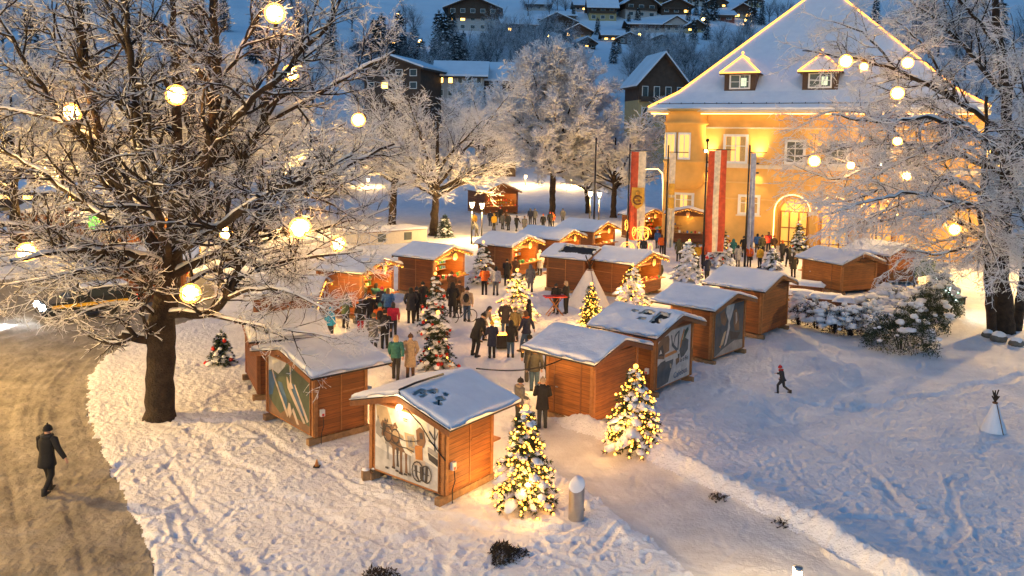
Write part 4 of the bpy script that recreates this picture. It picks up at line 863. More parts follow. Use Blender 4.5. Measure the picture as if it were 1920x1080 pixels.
def cloth_meshes(pk, hem):
    ps = POSES[pk]; d = pose_points(ps); U = d['U']; out = {}
    V_ = lambda p: Vector(p) if p[2] < .95 else U(p)
    m = MB(); rows = []
    flare = .235 if hem < .7 else .215
    spread = .05 if ps.legs in ('walk', 'run', 'wide') else 0
    if hem < .88: rows += [(hem, flare - .01, .165 + spread, .0), (hem + .02, flare, .175 + spread, .0), ((hem + 1.0) / 2, .215, .155 + spread * .6, 0)]
    else: rows += [(hem, .20, .145, 0), (hem + .02, .208, .15, 0)]
    rows += [(1.0, .195, .14, 0), (1.12, .188, .135, 0), (1.28, .21, .145, .0), (1.38, .222, .14, 0), (1.44, .185, .115, 0), (1.485, .105, .09, .005), (1.53, .085, .085, .01), (1.54, .07, .07, .01)]
    rings(m, V_, rows, PLACE)
    for s in (-1, 1):
        a, b, c = d['sh', s], d['el', s], d['wr', s]
        m.tube([a + Vector((-s * .05, 0, .0)), a + Vector((s * .015, 0, -.01)), a.lerp(b, .5), b, b.lerp(c, .5), c, c + (c - b).normalized() * .015], [.085, .088, .078, .07, .064, .056, .045], PLACE, 9)
    out['coat'] = m.mesh('coat')
    m = MB()
    for s in (-1, 1):
        h, k, a = d['hip', s], d['kn', s], d['an', s]
        m.tube([h + Vector((-s * .02, 0, .12)), h, h.lerp(k, .5), k, k.lerp(a, .5), a + Vector((0, 0, .02))], [.10, .112, .095, .078, .068, .06], PLACE, 9)
    out['trousers'] = m.mesh('trousers')
    for s in (-1, 1):
        m = MB(); a = d['an', s]; m.tube([a + Vector((0, -.01, .10)), a + Vector((0, -.005, .0)), a + Vector((0, .0, -.055)), a + Vector((0, 0, -.088))], [.062, .062, .066, .066], BLACK, 8, True, True, [1, 1.1, 1.2, 1.2])
        m.tube([a + Vector((0, .02, -.04)), a + Vector((s * .01, .10, -.05)), a + Vector((s * .015, .18, -.065))], [.055, .05, .03], BLACK, 7); out['boot', s] = m.mesh('boot')
    H = lambda dx, dy, dz: U((dx, .02 + dy, 1.62 + dz))
    m = MB(); rings(m, lambda p: H(*p), [(-.01, .108, .125, 0), (.03, .112, .128, 0), (.035, .106, .122, 0), (.09, .092, .108, -.005), (.13, .058, .07, -.01), (.15, .006, .008, -.01)], PLACE); m.ball(H(0, -.01, .165), .026, PLACE, 6, 5); out['hat'] = m.mesh('hat')
    m = MB(); 
    rings(m, lambda p: H(*p), [(-.14, .085, .05, -.07), (-.05, .103, .085, -.045), (.03, .104, .105, -.03), (.09, .09, .10, -.02), (.13, .055, .065, -.02), (.145, .005, .006, -.02)], PLACE); out['hair'] = m.mesh('hair')
    m = MB(); rings(m, lambda p: H(*p), [(-.16, .12, .10, -.03), (-.08, .135, .13, -.03), (.02, .13, .135, -.03), (.09, .11, .12, -.03), (.14, .07, .08, -.03), (.165, .006, .008, -.03)], PLACE); out['hood'] = m.mesh('hood')
    return out
BODY = {}; CLOTH = {}
CC = {}
def cloth(c):
    if c not in CC: CC[c] = mat('cloth_%s' % len(CC), c, .85, .3, 14, bmp=.4)
    return CC[c]
PALE = dict(black=(.012, .012, .014), dark=(.03, .03, .034), grey=(.12, .12, .125), lgrey=(.36, .36, .38), navy=(.014, .02, .05), blue=(.03, .11, .30), teal=(.02, .13, .14), red=(.45, .02, .02), orange=(.62, .12, .015), yellow=(.62, .36, .03), green=(.06, .10, .05), olive=(.10, .09, .04), beige=(.36, .27, .18), white=(.72, .68, .62), jeans=(.035, .075, .15), brown=(.10, .05, .025), crimson=(.42, .015, .05), skyb=(.03, .30, .55))
def person(label, loc, yaw, pose='stand', h=1.75, coat='black', pants='black', head='hat', hc='black', hem=.80, parent=None, pack=None, bag=None, scarf=None, group='visitors at the market'):
    if pose not in BODY: BODY[pose] = skin_body(POSES[pose])
    if (pose, hem) not in CLOTH: CLOTH[pose, hem] = cloth_meshes(pose, hem)
    s = h / 1.76; root = thing('person', label, 'person', loc, math.radians(yaw), group, s)
    obj('body', BODY[pose], root)
    for nm, c in (('coat', coat), ('trousers', pants), (('boot', -1), None), (('boot', 1), None), (head, hc)):
        o = obj(nm if isinstance(nm, str) else 'boot', CLOTH[pose, hem][nm], root)
        if c: o.material_slots[0].link = 'OBJECT'; o.material_slots[0].material = cloth(PALE[c])
    U = pose_points(POSES[pose])['U']
    if pack:
        m = MB(); c = U((0, -.2, 1.24)); m.ball(c, .2, cloth(PALE[pack]), 10, 8, (.8, .55, 1.15)); m.ball(c + Vector((0, -.1, -.06)), .11, cloth(PALE[pack]), 8, 6, (1, .5, .9)); m.build('backpack', root)
    if scarf:
        m = MB(); m.tube([U((math.cos(a) * .115, math.sin(a) * .115, 1.49 + .01 * math.sin(a * 3))) for a in np.linspace(0, 2 * PI, 13)], .045, cloth(PALE[scarf]), 7, False); m.build('scarf', root)
    if bag:
        p = pose_points(POSES[pose])['wr', -1]; m = MB(); m.box(p + Vector((0, .02, -.28)), (.12, .34, .26), cloth(PALE[bag])); m.tube([p + Vector((0, -.1, -.16)), p + Vector((0, 0, -.06)), p + Vector((0, .12, -.16))], .012, cloth(PALE[bag]), 5)
        tag(m.build('bag', root))
    return root
def P_(px, py, yaw, label, **k): return person(label, G(px, py), yaw, **k)
P_(90, 925, -8, 'walker in a long black padded coat alone on the dark road', pose='out', h=1.80, coat='black', pants='black', hc='black', hem=.72, scarf='dark', group=None)
P_(1466, 740, 60, 'child running across the open snow on the right', pose='run', h=1.12, coat='dark', pants='dark', hc='red', scarf='red', hem=.86, group=None)
# crowd at the left stall
P_(648, 616, -20, 'visitor in a pale green coat at the edge of the left crowd', pose='chat', h=1.78, coat='green', pants='dark', head='hair', hc='brown', hem=.72)
P_(676, 624, 30, 'visitor in a black coat and red leggings in the left crowd', h=1.66, coat='black', pants='red', head='hair', hc='dark', hem=.66, bag='grey')
P_(692, 616, 10, 'slim visitor in plain black behind the bright orange red jacket', h=1.74, coat='black', pants='dark', hem=.84)
P_(712, 640, 10, 'visitor in an orange red jacket and teal hat in the left crowd', pose='pocket', h=1.78, coat='orange', pants='black', hc='teal', hem=.84, pack='black')
P_(727, 606, 10, 'visitor in a blue jacket nearest the grey-signed stall', pose='chat', h=1.80, coat='blue', pants='navy', head='hair', hc='brown', hem=.84)
P_(704, 592, -10, 'visitor in a teal jacket at the counter of the left stall', pose='reach', h=1.74, coat='teal', pants='black', head='hair', hc='black', hem=.86)
P_(716, 598, 25, 'visitor in a dark purple jacket at the left stall counter', h=1.70, coat='navy', pants='black', hc='crimson', hem=.84)
P_(737, 634, 5, 'visitor in a crimson jacket and charcoal trousers in the left crowd', h=1.70, coat='crimson', pants='dark', head='hair', hc='dark', hem=.90)
P_(721, 654, 0, 'visitor in black with an orange-marked backpack in the left crowd', h=1.76, coat='black', pants='black', hc='black', hem=.84, pack='dark')
P_(700, 662, -10, 'visitor in a long charcoal coat nearest the ski track mural stall', pose='pocket', h=1.76, coat='grey', pants='dark', hc='olive', hem=.6)
P_(620, 640, -40, 'visitor with a bright blue hat and pack beside the dark brown stall', h=1.62, coat='skyb', pants='dark', hc='skyb', hem=.82, pack='skyb')
P_(683, 590, 60, 'visitor in olive bending over the left stall counter', pose='reach', h=1.72, coat='olive', pants='dark', hc='black', hem=.8)
P_(742, 712, 5, 'visitor in a teal puffer jacket walking beside a beige coat', pose='walk', h=1.76, coat='teal', pants='dark', head='hair', hc='beige', hem=.88)
P_(769, 708, 0, 'visitor in a long beige coat walking beside a teal jacket', pose='pocket', h=1.74, coat='beige', pants='brown', hc='brown', hem=.45)
P_(770, 607, 10, 'tall visitor in a dark overcoat left of the red bauble trees', pose='pocket', h=1.86, coat='dark', pants='black', head='hair', hc='black', hem=.66)
P_(780, 603, -25, 'visitor in black standing close to the tall dark overcoat', h=1.80, coat='black', pants='black', hc='dark', hem=.7)
P_(793, 590, 40, 'visitor in black half hidden by the farther red bauble tree', h=1.78, coat='black', pants='black', hc='black', hem=.8)
P_(848, 596, 15, 'tall visitor in black right of the farther red bauble tree', pose='pocket', h=1.88, coat='black', pants='black', head='hood', hc='black', hem=.6)
P_(860, 588, -20, 'visitor in dark brown behind the bicycle', h=1.80, coat='brown', pants='black', hc='brown', hem=.74)
P_(846, 566, 0, 'visitor in russet brown at the counter of the grey-signed stall', pose='reach', h=1.76, coat='brown', pants='dark', hc='brown', hem=.8)
P_(875, 604, -10, 'visitor in a sand jacket and jeans with a black pack right of the bicycle', h=1.82, coat='beige', pants='jeans', hc='dark', hem=.86, pack='black')
P_(908, 553, 0, 'visitor in an orange jacket below the snow-covered christmas tree', pose='chat', h=1.76, coat='orange', pants='black', head='hair', hc='dark', hem=.88)
P_(929, 554, -15, 'visitor in a light grey jacket beside the orange jacket', h=1.78, coat='lgrey', pants='grey', head='hair', hc='black', hem=.86)
P_(950, 536, 0, 'visitor in black fur at the counter of the brightly lit stall', pose='reach', h=1.76, coat='black', pants='black', hc='black', hem=.7)
P_(966, 530, -10, 'visitor in a brown patterned jacket at the brightly lit counter', pose='reach', h=1.70, coat='brown', pants='dark', hc='brown', hem=.8)
P_(1012, 516, 150, 'visitor in a long white quilted coat beside the joined stalls', h=1.80, coat='white', pants='dark', hc='white', hem=.5)
P_(994, 548, 10, 'visitor in a grey hooded coat behind the broad lit tree', h=1.72, coat='grey', pants='grey', head='hood', hc='grey', hem=.6)
P_(1042, 588, 150, 'visitor in black behind the red-topped high table', pose='chat', h=1.66, coat='black', pants='black', hc='dark', hem=.8)
P_(1061, 588, 60, 'visitor in black standing right of the red-topped high table', pose='chat', h=1.80, coat='black', pants='black', head='hair', hc='beige', hem=.84)
# circle round the fire basket
P_(891, 668, -50, 'visitor in a long black coat bending towards the fire basket', pose='bend', h=1.98, coat='black', pants='black', hc='black', hem=.72)
P_(903, 640, -110, 'visitor in grey leaning in from behind the fire basket circle', pose='bend', h=1.80, coat='grey', pants='dark', head='hair', hc='dark', hem=.86)
P_(922, 671, 15, 'child in a navy coat and yellow hat left of the fire basket', pose='chat', h=1.60, coat='navy', pants='black', hc='yellow', hem=.58)
P_(957, 670, -10, 'visitor in a black jacket and jeans with an orange badge right of the fire basket', pose='reach', h=1.60, coat='black', pants='jeans', head='hood', hc='black', hem=.76)
P_(986, 660, 60, 'visitor in a navy jacket with an orange collar and blue jeans', pose='walk', h=1.84, coat='navy', pants='jeans', head='hair', hc='brown', hem=.82, scarf='orange')
P_(947, 632, 175, 'visitor in a charcoal coat and white fur hat facing the camera', pose='pocket', h=1.78, coat='dark', pants='jeans', hc='white', hem=.68)
P_(966, 640, 150, 'visitor in an olive jacket behind the fire basket circle', h=1.62, coat='olive', pants='dark', hc='olive', hem=.84)
P_(991, 628, 80, 'visitor in black against the lights of the broad christmas tree', h=1.76, coat='black', pants='black', head='hair', hc='black', hem=.7)
P_(1001, 738, 5, 'visitor in a dark jacket and jeans with a handbag near the plank door stall', h=1.80, coat='dark', pants='jeans', head='hair', hc='brown', hem=.84, bag='dark')
P_(992, 715, 10, 'visitor in black just behind the handbag at the plank door stall', h=1.84, coat='black', pants='black', hc='black', hem=.7)
P_(1028, 728, -60, 'visitor in black pressed against the left side of the plank door stall', pose='chat', h=1.88, coat='black', pants='dark', hc='black', hem=.7)
P_(1016, 802, 5, 'visitor in black seen from behind in front of the plank door stall', pose='chat', h=1.66, coat='black', pants='dark', hc='beige', hem=.66)
P_(972, 800, -60, 'visitor in a grey jacket and flat cap behind the front lit tree', pose='chat', h=1.62, coat='grey', pants='dark', hc='black', hem=.86, scarf='beige')
# back of the market
P_(1055, 418, 10, 'lone visitor in grey on the snow beyond the stalls', h=1.70, coat='grey', pants='dark', hc='dark', hem=.66)
P_(1031, 428, 0, 'visitor in red and black showing over the rear stall roof', h=1.8, coat='black', pants='black', hc='red', hem=.8)
P_(1018, 431, 0, 'visitor in a black jacket with orange hat over the rear stall roof', h=1.7, coat='black', pants='black', hc='orange', hem=.8)
P_(1036, 425, 0, 'visitor in an orange-red coat over the rear stall roof', h=1.62, coat='orange', pants='dark', hc='orange', hem=.8)
P_(983, 436, -5, 'visitor in a long brown-grey coat walking towards the far porch hut', pose='walk', h=1.70, coat='grey', pants='grey', hc='brown', hem=.6)
P_(994, 421, 20, 'large visitor in dark blue right of the far porch hut', h=1.86, coat='navy', pants='dark', head='hair', hc='grey', hem=.84)
P_(1002, 421, -20, 'visitor in slate grey beside the large dark blue visitor', h=1.84, coat='grey', pants='dark', hc='grey', hem=.7)
P_(968, 434, -30, 'visitor in black pointing at the far porch hut', pose='out', h=1.7, coat='black', pants='black', hc='dark', hem=.8)
for i, (px, py, c, hc, t) in enumerate([(919, 424, 'navy', 'dark', 'navy coat at the left of the far crowd'), (930, 422, 'dark', 'black', 'charcoal coat in the far crowd by the porch hut'), (942, 430, 'grey', 'brown', 'grey coat and brown hat in the far crowd'), (926, 432, 'yellow', 'yellow', 'yellow jacket in front of the far crowd'), (953, 432, 'dark', 'grey', 'dark coat and grey hat at the right of the far crowd'), (950, 424, 'brown', 'orange', 'brown coat and orange hat under the far porch roof'), (938, 418, 'black', 'red', 'black coat and red hat under the far porch roof')]):
    P_(px, py, R.uniform(-40, 40), 'visitor in a ' + t, h=1.72 + .02 * i, coat=c, pants='dark', hc=hc, hem=.8 if i % 2 else .64)
P_(889, 430, 10, 'visitor in a yellow jacket between the twin street lamps', h=1.76, coat='yellow', pants='dark', hc='dark', hem=.84)
P_(894, 444, 60, 'visitor in grey-brown bending beside the yellow jacket', pose='bend', h=1.7, coat='grey', pants='dark', hc='brown', hem=.8)
P_(1469, 448, 170, 'visitor in dark brown standing in the arched doorway', h=1.70, coat='brown', pants='black', head='hair', hc='black', hem=.86)
for i, (px, py, yaw, pose, c, p, hd, hc, hem, t) in enumerate([
 (1219, 534, 0, 'stand', 'black', 'black', 'hair', 'dark', .7, 'dark coat with a dark pack at the goods-hung stall'), (1234, 540, 20, 'stand', 'olive', 'dark', 'hood', 'olive', .8, 'yellow-olive hood right of the goods-hung stall'),
 (1325, 530, 30, 'chat', 'navy', 'dark', 'hat', 'red', .8, 'navy jacket and red hat at the back of the bare plywood stall'), (1306, 500, 10, 'stand', 'yellow', 'dark', 'hair', 'brown', .84, 'yellow jacket between two snowy trees'),
 (1318, 496, -10, 'stand', 'orange', 'dark', 'hair', 'dark', .84, 'orange jacket left of the red-ribboned tree'), (1374, 488, 0, 'stand', 'teal', 'dark', 'hood', 'teal', .6, 'long teal coat right of the red-ribboned tree'),
 (1383, 500, 10, 'pocket', 'lgrey', 'grey', 'hair', 'dark', .55, 'long pale grey coat in front of the long teal coat'), (1394, 482, 0, 'reach', 'black', 'black', 'hat', 'black', .8, 'black coat close to the blue banner pole'),
 (1419, 474, -20, 'stand', 'blue', 'dark', 'hair', 'black', .82, 'bright blue jacket at the wide food stall'), (1408, 488, 30, 'chat', 'white', 'dark', 'hair', 'brown', .8, 'cream jacket right of the blue banner pole'),
 (1428, 480, 0, 'stand', 'olive', 'dark', 'hat', 'dark', .8, 'olive coat beside the bright blue jacket'), (1440, 472, -15, 'stand', 'red', 'dark', 'hair', 'brown', .8, 'red jacket left of the arched doorway'),
 (1450, 478, 15, 'pocket', 'brown', 'black', 'hat', 'orange', .7, 'brown coat and orange hat left of the doorway tree'), (1466, 490, 30, 'stand', 'dark', 'black', 'hair', 'orange', .7, 'charcoal coat beside the small snow-covered tree'),
 (1478, 500, 10, 'bend', 'black', 'black', 'hat', 'black', .6, 'long black coat stooping left of the honey-coloured stall'), (1487, 520, 0, 'stand', 'black', 'black', 'hair', 'dark', .6, 'black coat tight against the honey-coloured stall'),
 (1404, 500, -20, 'stand', 'orange', 'dark', 'hat', 'olive', .84, 'orange jacket and olive hat behind the bare plywood stall'), (1424, 503, 20, 'stand', 'yellow', 'dark', 'hat', 'green', .84, 'yellow jacket and green hat behind the bare plywood stall'),
 (1206, 486, 0, 'stand', 'dark', 'dark', 'hat', 'grey', .7, 'dark coat beside the swirling light bush'), (1232, 466, 20, 'stand', 'blue', 'dark', 'hat', 'blue', .8, 'blue jacket below the white and yellow banner'), (1240, 478, 0, 'stand', 'orange', 'dark', 'hair', 'brown', .84, 'orange coat below the white and yellow banner'),
 (1272, 490, -10, 'stand', 'olive', 'dark', 'hood', 'olive', .6, 'long olive coat left of the flocked tree')]):
    P_(px, py, yaw, 'visitor in a ' + t, pose=pose, h=R.uniform(1.66, 1.82), coat=c, pants=p, head=hd, hc=hc, hem=hem)
# ---------------------------------------------------------------- town hall
OCHRE = mat('ochre_render', (.74, .43, .12), .85, .20, .55, bmp=.35, bd=.02)
OCHRE2 = mat('ochre_trim', (.78, .50, .18), .8, .08, 2, bmp=0)
STONE = mat('pale_stone_trim', (.74, .64, .48), .75, .08, 3, bmp=0)
PANE = emit('lit_window', (1, .58, .16), .38); PANED = mat('dark_pane', (.10, .11, .10), .1, .2, 2, bmp=0); PANEG = emit('doorway_glow', (1, .58, .12), .3)
TRIMD = mat('dormer_timber', (.075, .04, .022), .6, .2, 8)
th0 = G(1240, 452); TY = math.radians(-26); L_ = 26.5; D_ = 25.0; EZ = 12.55
town = thing('town_hall', 'large yellow town hall with floodlit walls and light ropes along its steep snowy hip roof', 'town hall', th0, TY)
TI = Matrix.Translation(th0) @ Matrix.Rotation(TY, 4, 'Z'); TINV = TI.inverted()
def onwall(px, py, off=0):                   # photo point -> place on the facade plane (local x along wall, z up)
    d = Vector(ray(px, py)); o = Vector((0, 0, CAMH)); a = TINV @ o; b = TINV @ (o + d) - a
    t = (-off - a.y) / b.y; return a + b * t
def wx(px, py): q = onwall(px, py); return q.x, q.z
arch = []                                     # loggia arches
ax0 = wx(1453, 400)[0]; ax1 = wx(1518, 400)[0]; zs = 3.5; wA = ax1 - ax0
arches = [(ax0 + wA * .5 + i * (wA + .55), wA / 2) for i in range(3)]
m = MB(); m.weld = True
def wall_arch(m, x0, x1, cx, r, z1, zsp, mt, y0=0.0):
    n = 12; top = [(cx - r * math.cos(PI * i / n), zsp + r * math.sin(PI * i / n)) for i in range(n + 1)]
    q = lambda x, z: (x, y0, z)
    m.poly([q(x0, 0), q(cx - r, 0), q(cx - r, zsp), q(cx - r, z1), q(x0, z1)], mt)
    m.poly([q(cx + r, 0), q(x1, 0), q(x1, z1), q(cx + r, z1), q(cx + r, zsp)], mt)
    for a, b in zip(top[:-1], top[1:]): m.poly([q(*a), q(*b), q(b[0], z1), q(a[0], z1)], mt)
    prof = [(cx - r, 0)] + top + [(cx + r, 0)]
    for a, b in zip(prof[:-1], prof[1:]): m.poly([q(*a), (a[0], y0 + 1.7, a[1]), (b[0], y0 + 1.7, b[1]), q(*b)], mt)
zA = 6.9
xa = arches[0][0] - arches[0][1] - .3
m.poly([(0, 0, 0), (xa, 0, 0), (xa, 0, zA), (0, 0, zA)], OCHRE)
xs_ = [xa] + [(arches[i][0] + arches[i + 1][0]) / 2 for i in range(2)] + [arches[2][0] + arches[2][1] + .6]
for i, (cx, r) in enumerate(arches): wall_arch(m, xs_[i], xs_[i + 1], cx, r, zA, zs, OCHRE)
m.poly([(xs_[3], 0, 0), (L_, 0, 0), (L_, 0, zA), (xs_[3], 0, zA)], OCHRE)
m.poly([(0, 0, zA), (L_, 0, zA), (L_, 0, EZ), (0, 0, EZ)], OCHRE)
m.poly([(0, 0, 0), (0, 0, EZ), (0, D_, EZ), (0, D_, 0)], OCHRE); m.poly([(L_, 0, 0), (L_, D_, 0), (L_, D_, EZ), (L_, 0, EZ)], OCHRE); m.poly([(0, D_, 0), (0, D_, EZ), (L_, D_, EZ), (L_, D_, 0)], OCHRE)
m.poly([(xa, 1.72, 0), (xs_[3], 1.72, 0), (xs_[3], 1.72, zA), (xa, 1.72, zA)], OCHRE2)
m.build('wall', town)
def hbar(nm, z, h, dp, mt, x0=-.02, x1=L_ + .02):
    m = MB(); m.box(((x0 + x1) / 2, -dp / 2 - .002, z), (x1 - x0, dp, h), mt); return m.build(nm, town)
zc = wx(1400, 312)[1]; hbar('cornice', zc, .34, .28, STONE, 3.9); hbar('string_course', zc - 1.5, .12, .10, OCHRE2, 3.9, xa + 9); hbar('string_course', zc - 3.0, .10, .08, OCHRE2, 3.9, xa)
zf = wx(1400, 240)[1]; hbar('string_course', zf, .14, .12, STONE, 3.9)
def window(px0, px1, py0, py1, pane, nx=2, nz=2, off=0, parent=None):
    a = onwall(px0, py1); b = onwall(px1, py0); x0, x1, z0, z1 = a.x, b.x, a.z, b.z; w, h = x1 - x0, z1 - z0
    m = MB(); f = .22; cx, cz = (x0 + x1) / 2, (z0 + z1) / 2
    for s in (-1, 1): m.box((cx + s * (w / 2 - f / 2), -.06, cz), (f, .16, h - 2 * f), WHITE); m.box((cx, -.06, cz + s * (h / 2 - f / 2)), (w, .18, f), WHITE)
    m.box((cx, -.14, z0 - .05), (w + .25, .3, .12), STONE)
    fr = m.build('window', parent or town)
    m = MB(); m.poly([(x0 + f, -.012, z0 + f), (x1 - f, -.012, z0 + f), (x1 - f, -.012, z1 - f), (x0 + f, -.012, z1 - f)], pane); m.build('pane', fr)
    m = MB()
    for i in range(1, nx): m.box((x0 + f + (w - 2 * f) * i / nx, -.045, cz), (.08, .06, h - 2 * f), WHITE)
    for i in range(1, nz): m.box((cx, -.05, z0 + f + (h - 2 * f) * (.62 if nz == 2 else i / nz)), (w - 2 * f, .05, .07), WHITE)
    m.build('glazing_bar', fr)
    if pane is PANE:
        for s in (-1, 1): c = MB(); c.box((cx + s * (w / 2 - f - w * .12), -.025, cz), (w * .2, .015, h - 2 * f - .02), mat('curtain', (.55, .38, .16), .9, .2, 12, bmp=0)); c.build('curtain', fr)
window(1355, 1404, 252, 306, PANE); window(1470, 1512, 262, 308, PANED, 2, 3); window(1548, 1594, 266, 312, PANED, 2, 3); window(1628, 1675, 268, 316, PANED, 2, 3)
window(1262, 1302, 362, 392, PANE, 2, 2); window(1383, 1426, 366, 402, PANE, 2, 2); window(1690, 1730, 270, 318, PANED, 2, 3)
# arched doors inside the loggia
for i, (cx, r) in enumerate(arches):
    rr = r * .82; yb = 1.66; n = 12
    m = MB(); m.poly([(cx - rr, yb, .1), (cx + rr, yb, .1), (cx + rr, yb, zs - .1)] + [(cx + rr * math.cos(PI * k / n), yb, zs - .1 + rr * .95 * math.sin(PI * k / n)) for k in range(1, n)] + [(cx - rr, yb, zs - .1)], PANEG)
    dr = m.build('door', town)
    m = MB()
    for xx in (-rr * .95, -rr * .33, rr * .33, rr * .95): m.box((cx + xx, yb - .05, zs * .5), (.12, .07, zs - .25), TRIM2)
    for zz in (.6, 1.9, zs - .1): m.box((cx, yb - .06, zz), (2 * rr, .06, .10), TRIM2)
    for k in (3, 6, 9): m.bar((cx, yb - .05, zs), (cx + rr * .93 * math.cos(PI * k / n), yb - .05, zs + rr * .9 * math.sin(PI * k / n)), .06, .05, DARK)
    m.build('door_frame', dr)
    m = MB(); pts = [(cx - r - .05, -.06, .3), (cx - r - .05, -.06, zs)] + [(cx - (r + .05) * math.cos(PI * k / 16), -.06, zs + (r + .05) * math.sin(PI * k / 16)) for k in range(1, 16)] + [(cx + r + .05, -.06, zs)]
    if i: pts = pts[2:]
    m.tube(pts, .05, ROPEW, 6); m.build('light_rope', town)
    light('loggia_light', 'POINT', (cx, .9, 3.6), 36, (1, .6, .2), .2, town)
for i in range(2):
    xx = xs_[i + 1]; m = MB(); m.box((xx, -.04, zs - .05), (.75, .3, .35), STONE); m.build('capital', town)
m = MB(); m.box((arches[0][0], -.9, .10), (4.6, 1.6, .2), STONE); m.box((arches[0][0], -.6, .28), (4.2, 1.0, .16), STONE); m.build('step', town)
# rounded corner bay with flared head and bracket
bx = 2.05; prof = [(1.1, zc - 2.3), (1.6, zc - 2.0), (1.95, zc - 1.5), (2.0, zc - .9), (2.0, zc + .15), (2.12, zc + .2), (2.12, zc + .4), (1.85, zc + .45), (1.85, zf + .2), (2.1, zf + .28), (2.1, zf + .5), (1.9, zf + .55), (1.9, zf + 1.2), (2.15, zf + 1.7), (2.5, EZ - .12)]
m = MB(); m.lathe(prof, OCHRE, 26, (bx, .1, 0)); m.build('corner_bay', town)
m = MB()
for a in (-1.2, -.55, .15):
    q = Matrix.Rotation(a, 3, 'Z'); c = Vector((bx, .1, 0)) + q @ Vector((0, -1.92, 0))
    m.box((c.x, c.y, zc + 1.75), (1.15, .12, 2.5), WHITE, a)
bw = m.build('window', town)
m = MB()
for a in (-1.2, -.55, .15):
    q = Matrix.Rotation(a, 3, 'Z')
    for s in (-1, 1): c = Vector((bx, .1, 0)) + q @ Vector((s * .24, -1.985, 0)); m.box((c.x, c.y, zc + 1.75), (.40, .01, 2.1), PANE, a)
m.build('pane', bw)
# roof
ov = 1.35; sag = 3.1
AP = TINV @ at(1543, -6, 89); AP2 = TINV @ at(1561, -6, 88.2)
FL = TINV @ at(1212, 212, th0.y - .9); z0 = EZ
c0 = [(-ov, -ov), (L_ + ov - 1.2, -ov), (L_ + ov - 1.2, D_ + ov), (-ov, D_ + ov)]
kz = z0 + 1.55; kin = 2.3
c1 = [(-ov + kin, -ov + kin), (L_ + ov - 1.2 - kin, -ov + kin), (L_ + ov - 1.2 - kin, D_ + ov - kin), (-ov + kin, D_ + ov - kin)]
ZT = AP.z; apx = AP.x; apy = D_ * .5; 
AP = Vector((AP.x, min(AP.y, D_ * .62), AP.z)); AP2 = Vector((AP2.x, AP.y, AP.z))
def roof_faces(dz, mt, m):
    lo = [(x, y, z0 + dz) for x, y in c0]; mid = [(x, y, kz + dz) for x, y in c1]; a, b = (AP.x, AP.y, AP.z + dz), (AP2.x, AP2.y, AP2.z + dz)
    for i in range(4): j = (i + 1) % 4; m.poly([lo[i], lo[j], mid[j], mid[i]], mt)
    m.poly([mid[0], mid[1], b, a], mt); m.poly([mid[1], mid[2], b], mt); m.poly([mid[2], mid[3], a, b], mt); m.poly([mid[3], mid[0], a], mt)
m = MB(); roof_faces(0, ROOFB, m); m.poly([(x, y, z0) for x, y in c0][::-1], OCHRE2); rf = m.build('roof', town)
m = MB(); m.weld = True; roof_faces(.22, SNOW, m)
for i in range(4):
    j = (i + 1) % 4; m.poly([(*c0[i], z0 + .02), (*c0[j], z0 + .02), (*c0[j], z0 + .22), (*c0[i], z0 + .22)], SNOW)
m.build('snow_cover', rf)
m = MB()
for i in range(4):
    j = (i + 1) % 4; a = Vector((*c0[i], z0 - .10)); b = Vector((*c0[j], z0 - .10)); m.bar(a, b, .2, .18, STONE)
m.build('gutter', rf)
m = MB(); m.tube([(-ov + .3, -ov + .55, z0 + .62), (L_ + ov - 1.5, -ov + .55, z0 + .62)], .03, DARK, 5)
for i in range(24): xx = -ov + .8 + i * 1.1; m.tube([(xx, -ov + .55, z0 + .4), (xx, -ov + .55, z0 + .72)], .035, DARK, 4)
m.build('snow_guard', rf)
lift = Vector((0, 0, .30))
m = MB(); m.tube([Vector((*c0[0], z0)) + lift, Vector((*c1[0], kz)) + lift, AP + lift], .085, ROPE, 6); m.build('light_rope', rf)
m = MB(); m.tube([Vector((*c0[1], z0)) + lift, Vector((*c1[1], kz)) + lift, AP2 + lift], .085, ROPE, 6); m.build('light_rope', rf)
m = MB(); m.tube([AP + lift, AP2 + lift], .085, ROPE, 6); m.build('light_rope', rf)
m = MB(); m.tube([(-ov + .2, -ov + .35, z0 - .32), (L_ + .2, -ov + .35, z0 - .32)], .055, ROPEW, 6); m.build('light_rope', rf)
m = MB(); m.tube([Vector((*c0[0], z0 - .15)) + Vector((.1, .2, 0)), Vector((-ov + .1, D_, z0 - .15))], .05, ROPE, 6); m.build('light_rope', rf)
m = MB(); q0 = Vector((*c1[3], kz)); q1 = Vector((AP.x, AP.y, AP.z)); m.tube([q0.lerp(q1, .0) + lift, q0.lerp(q1, .5) + lift], .07, ROPE, 6); m.build('light_rope', rf)
sl_y = (AP.y - c1[0][1]) / (AP.z - kz)                        # run per rise on the front slope
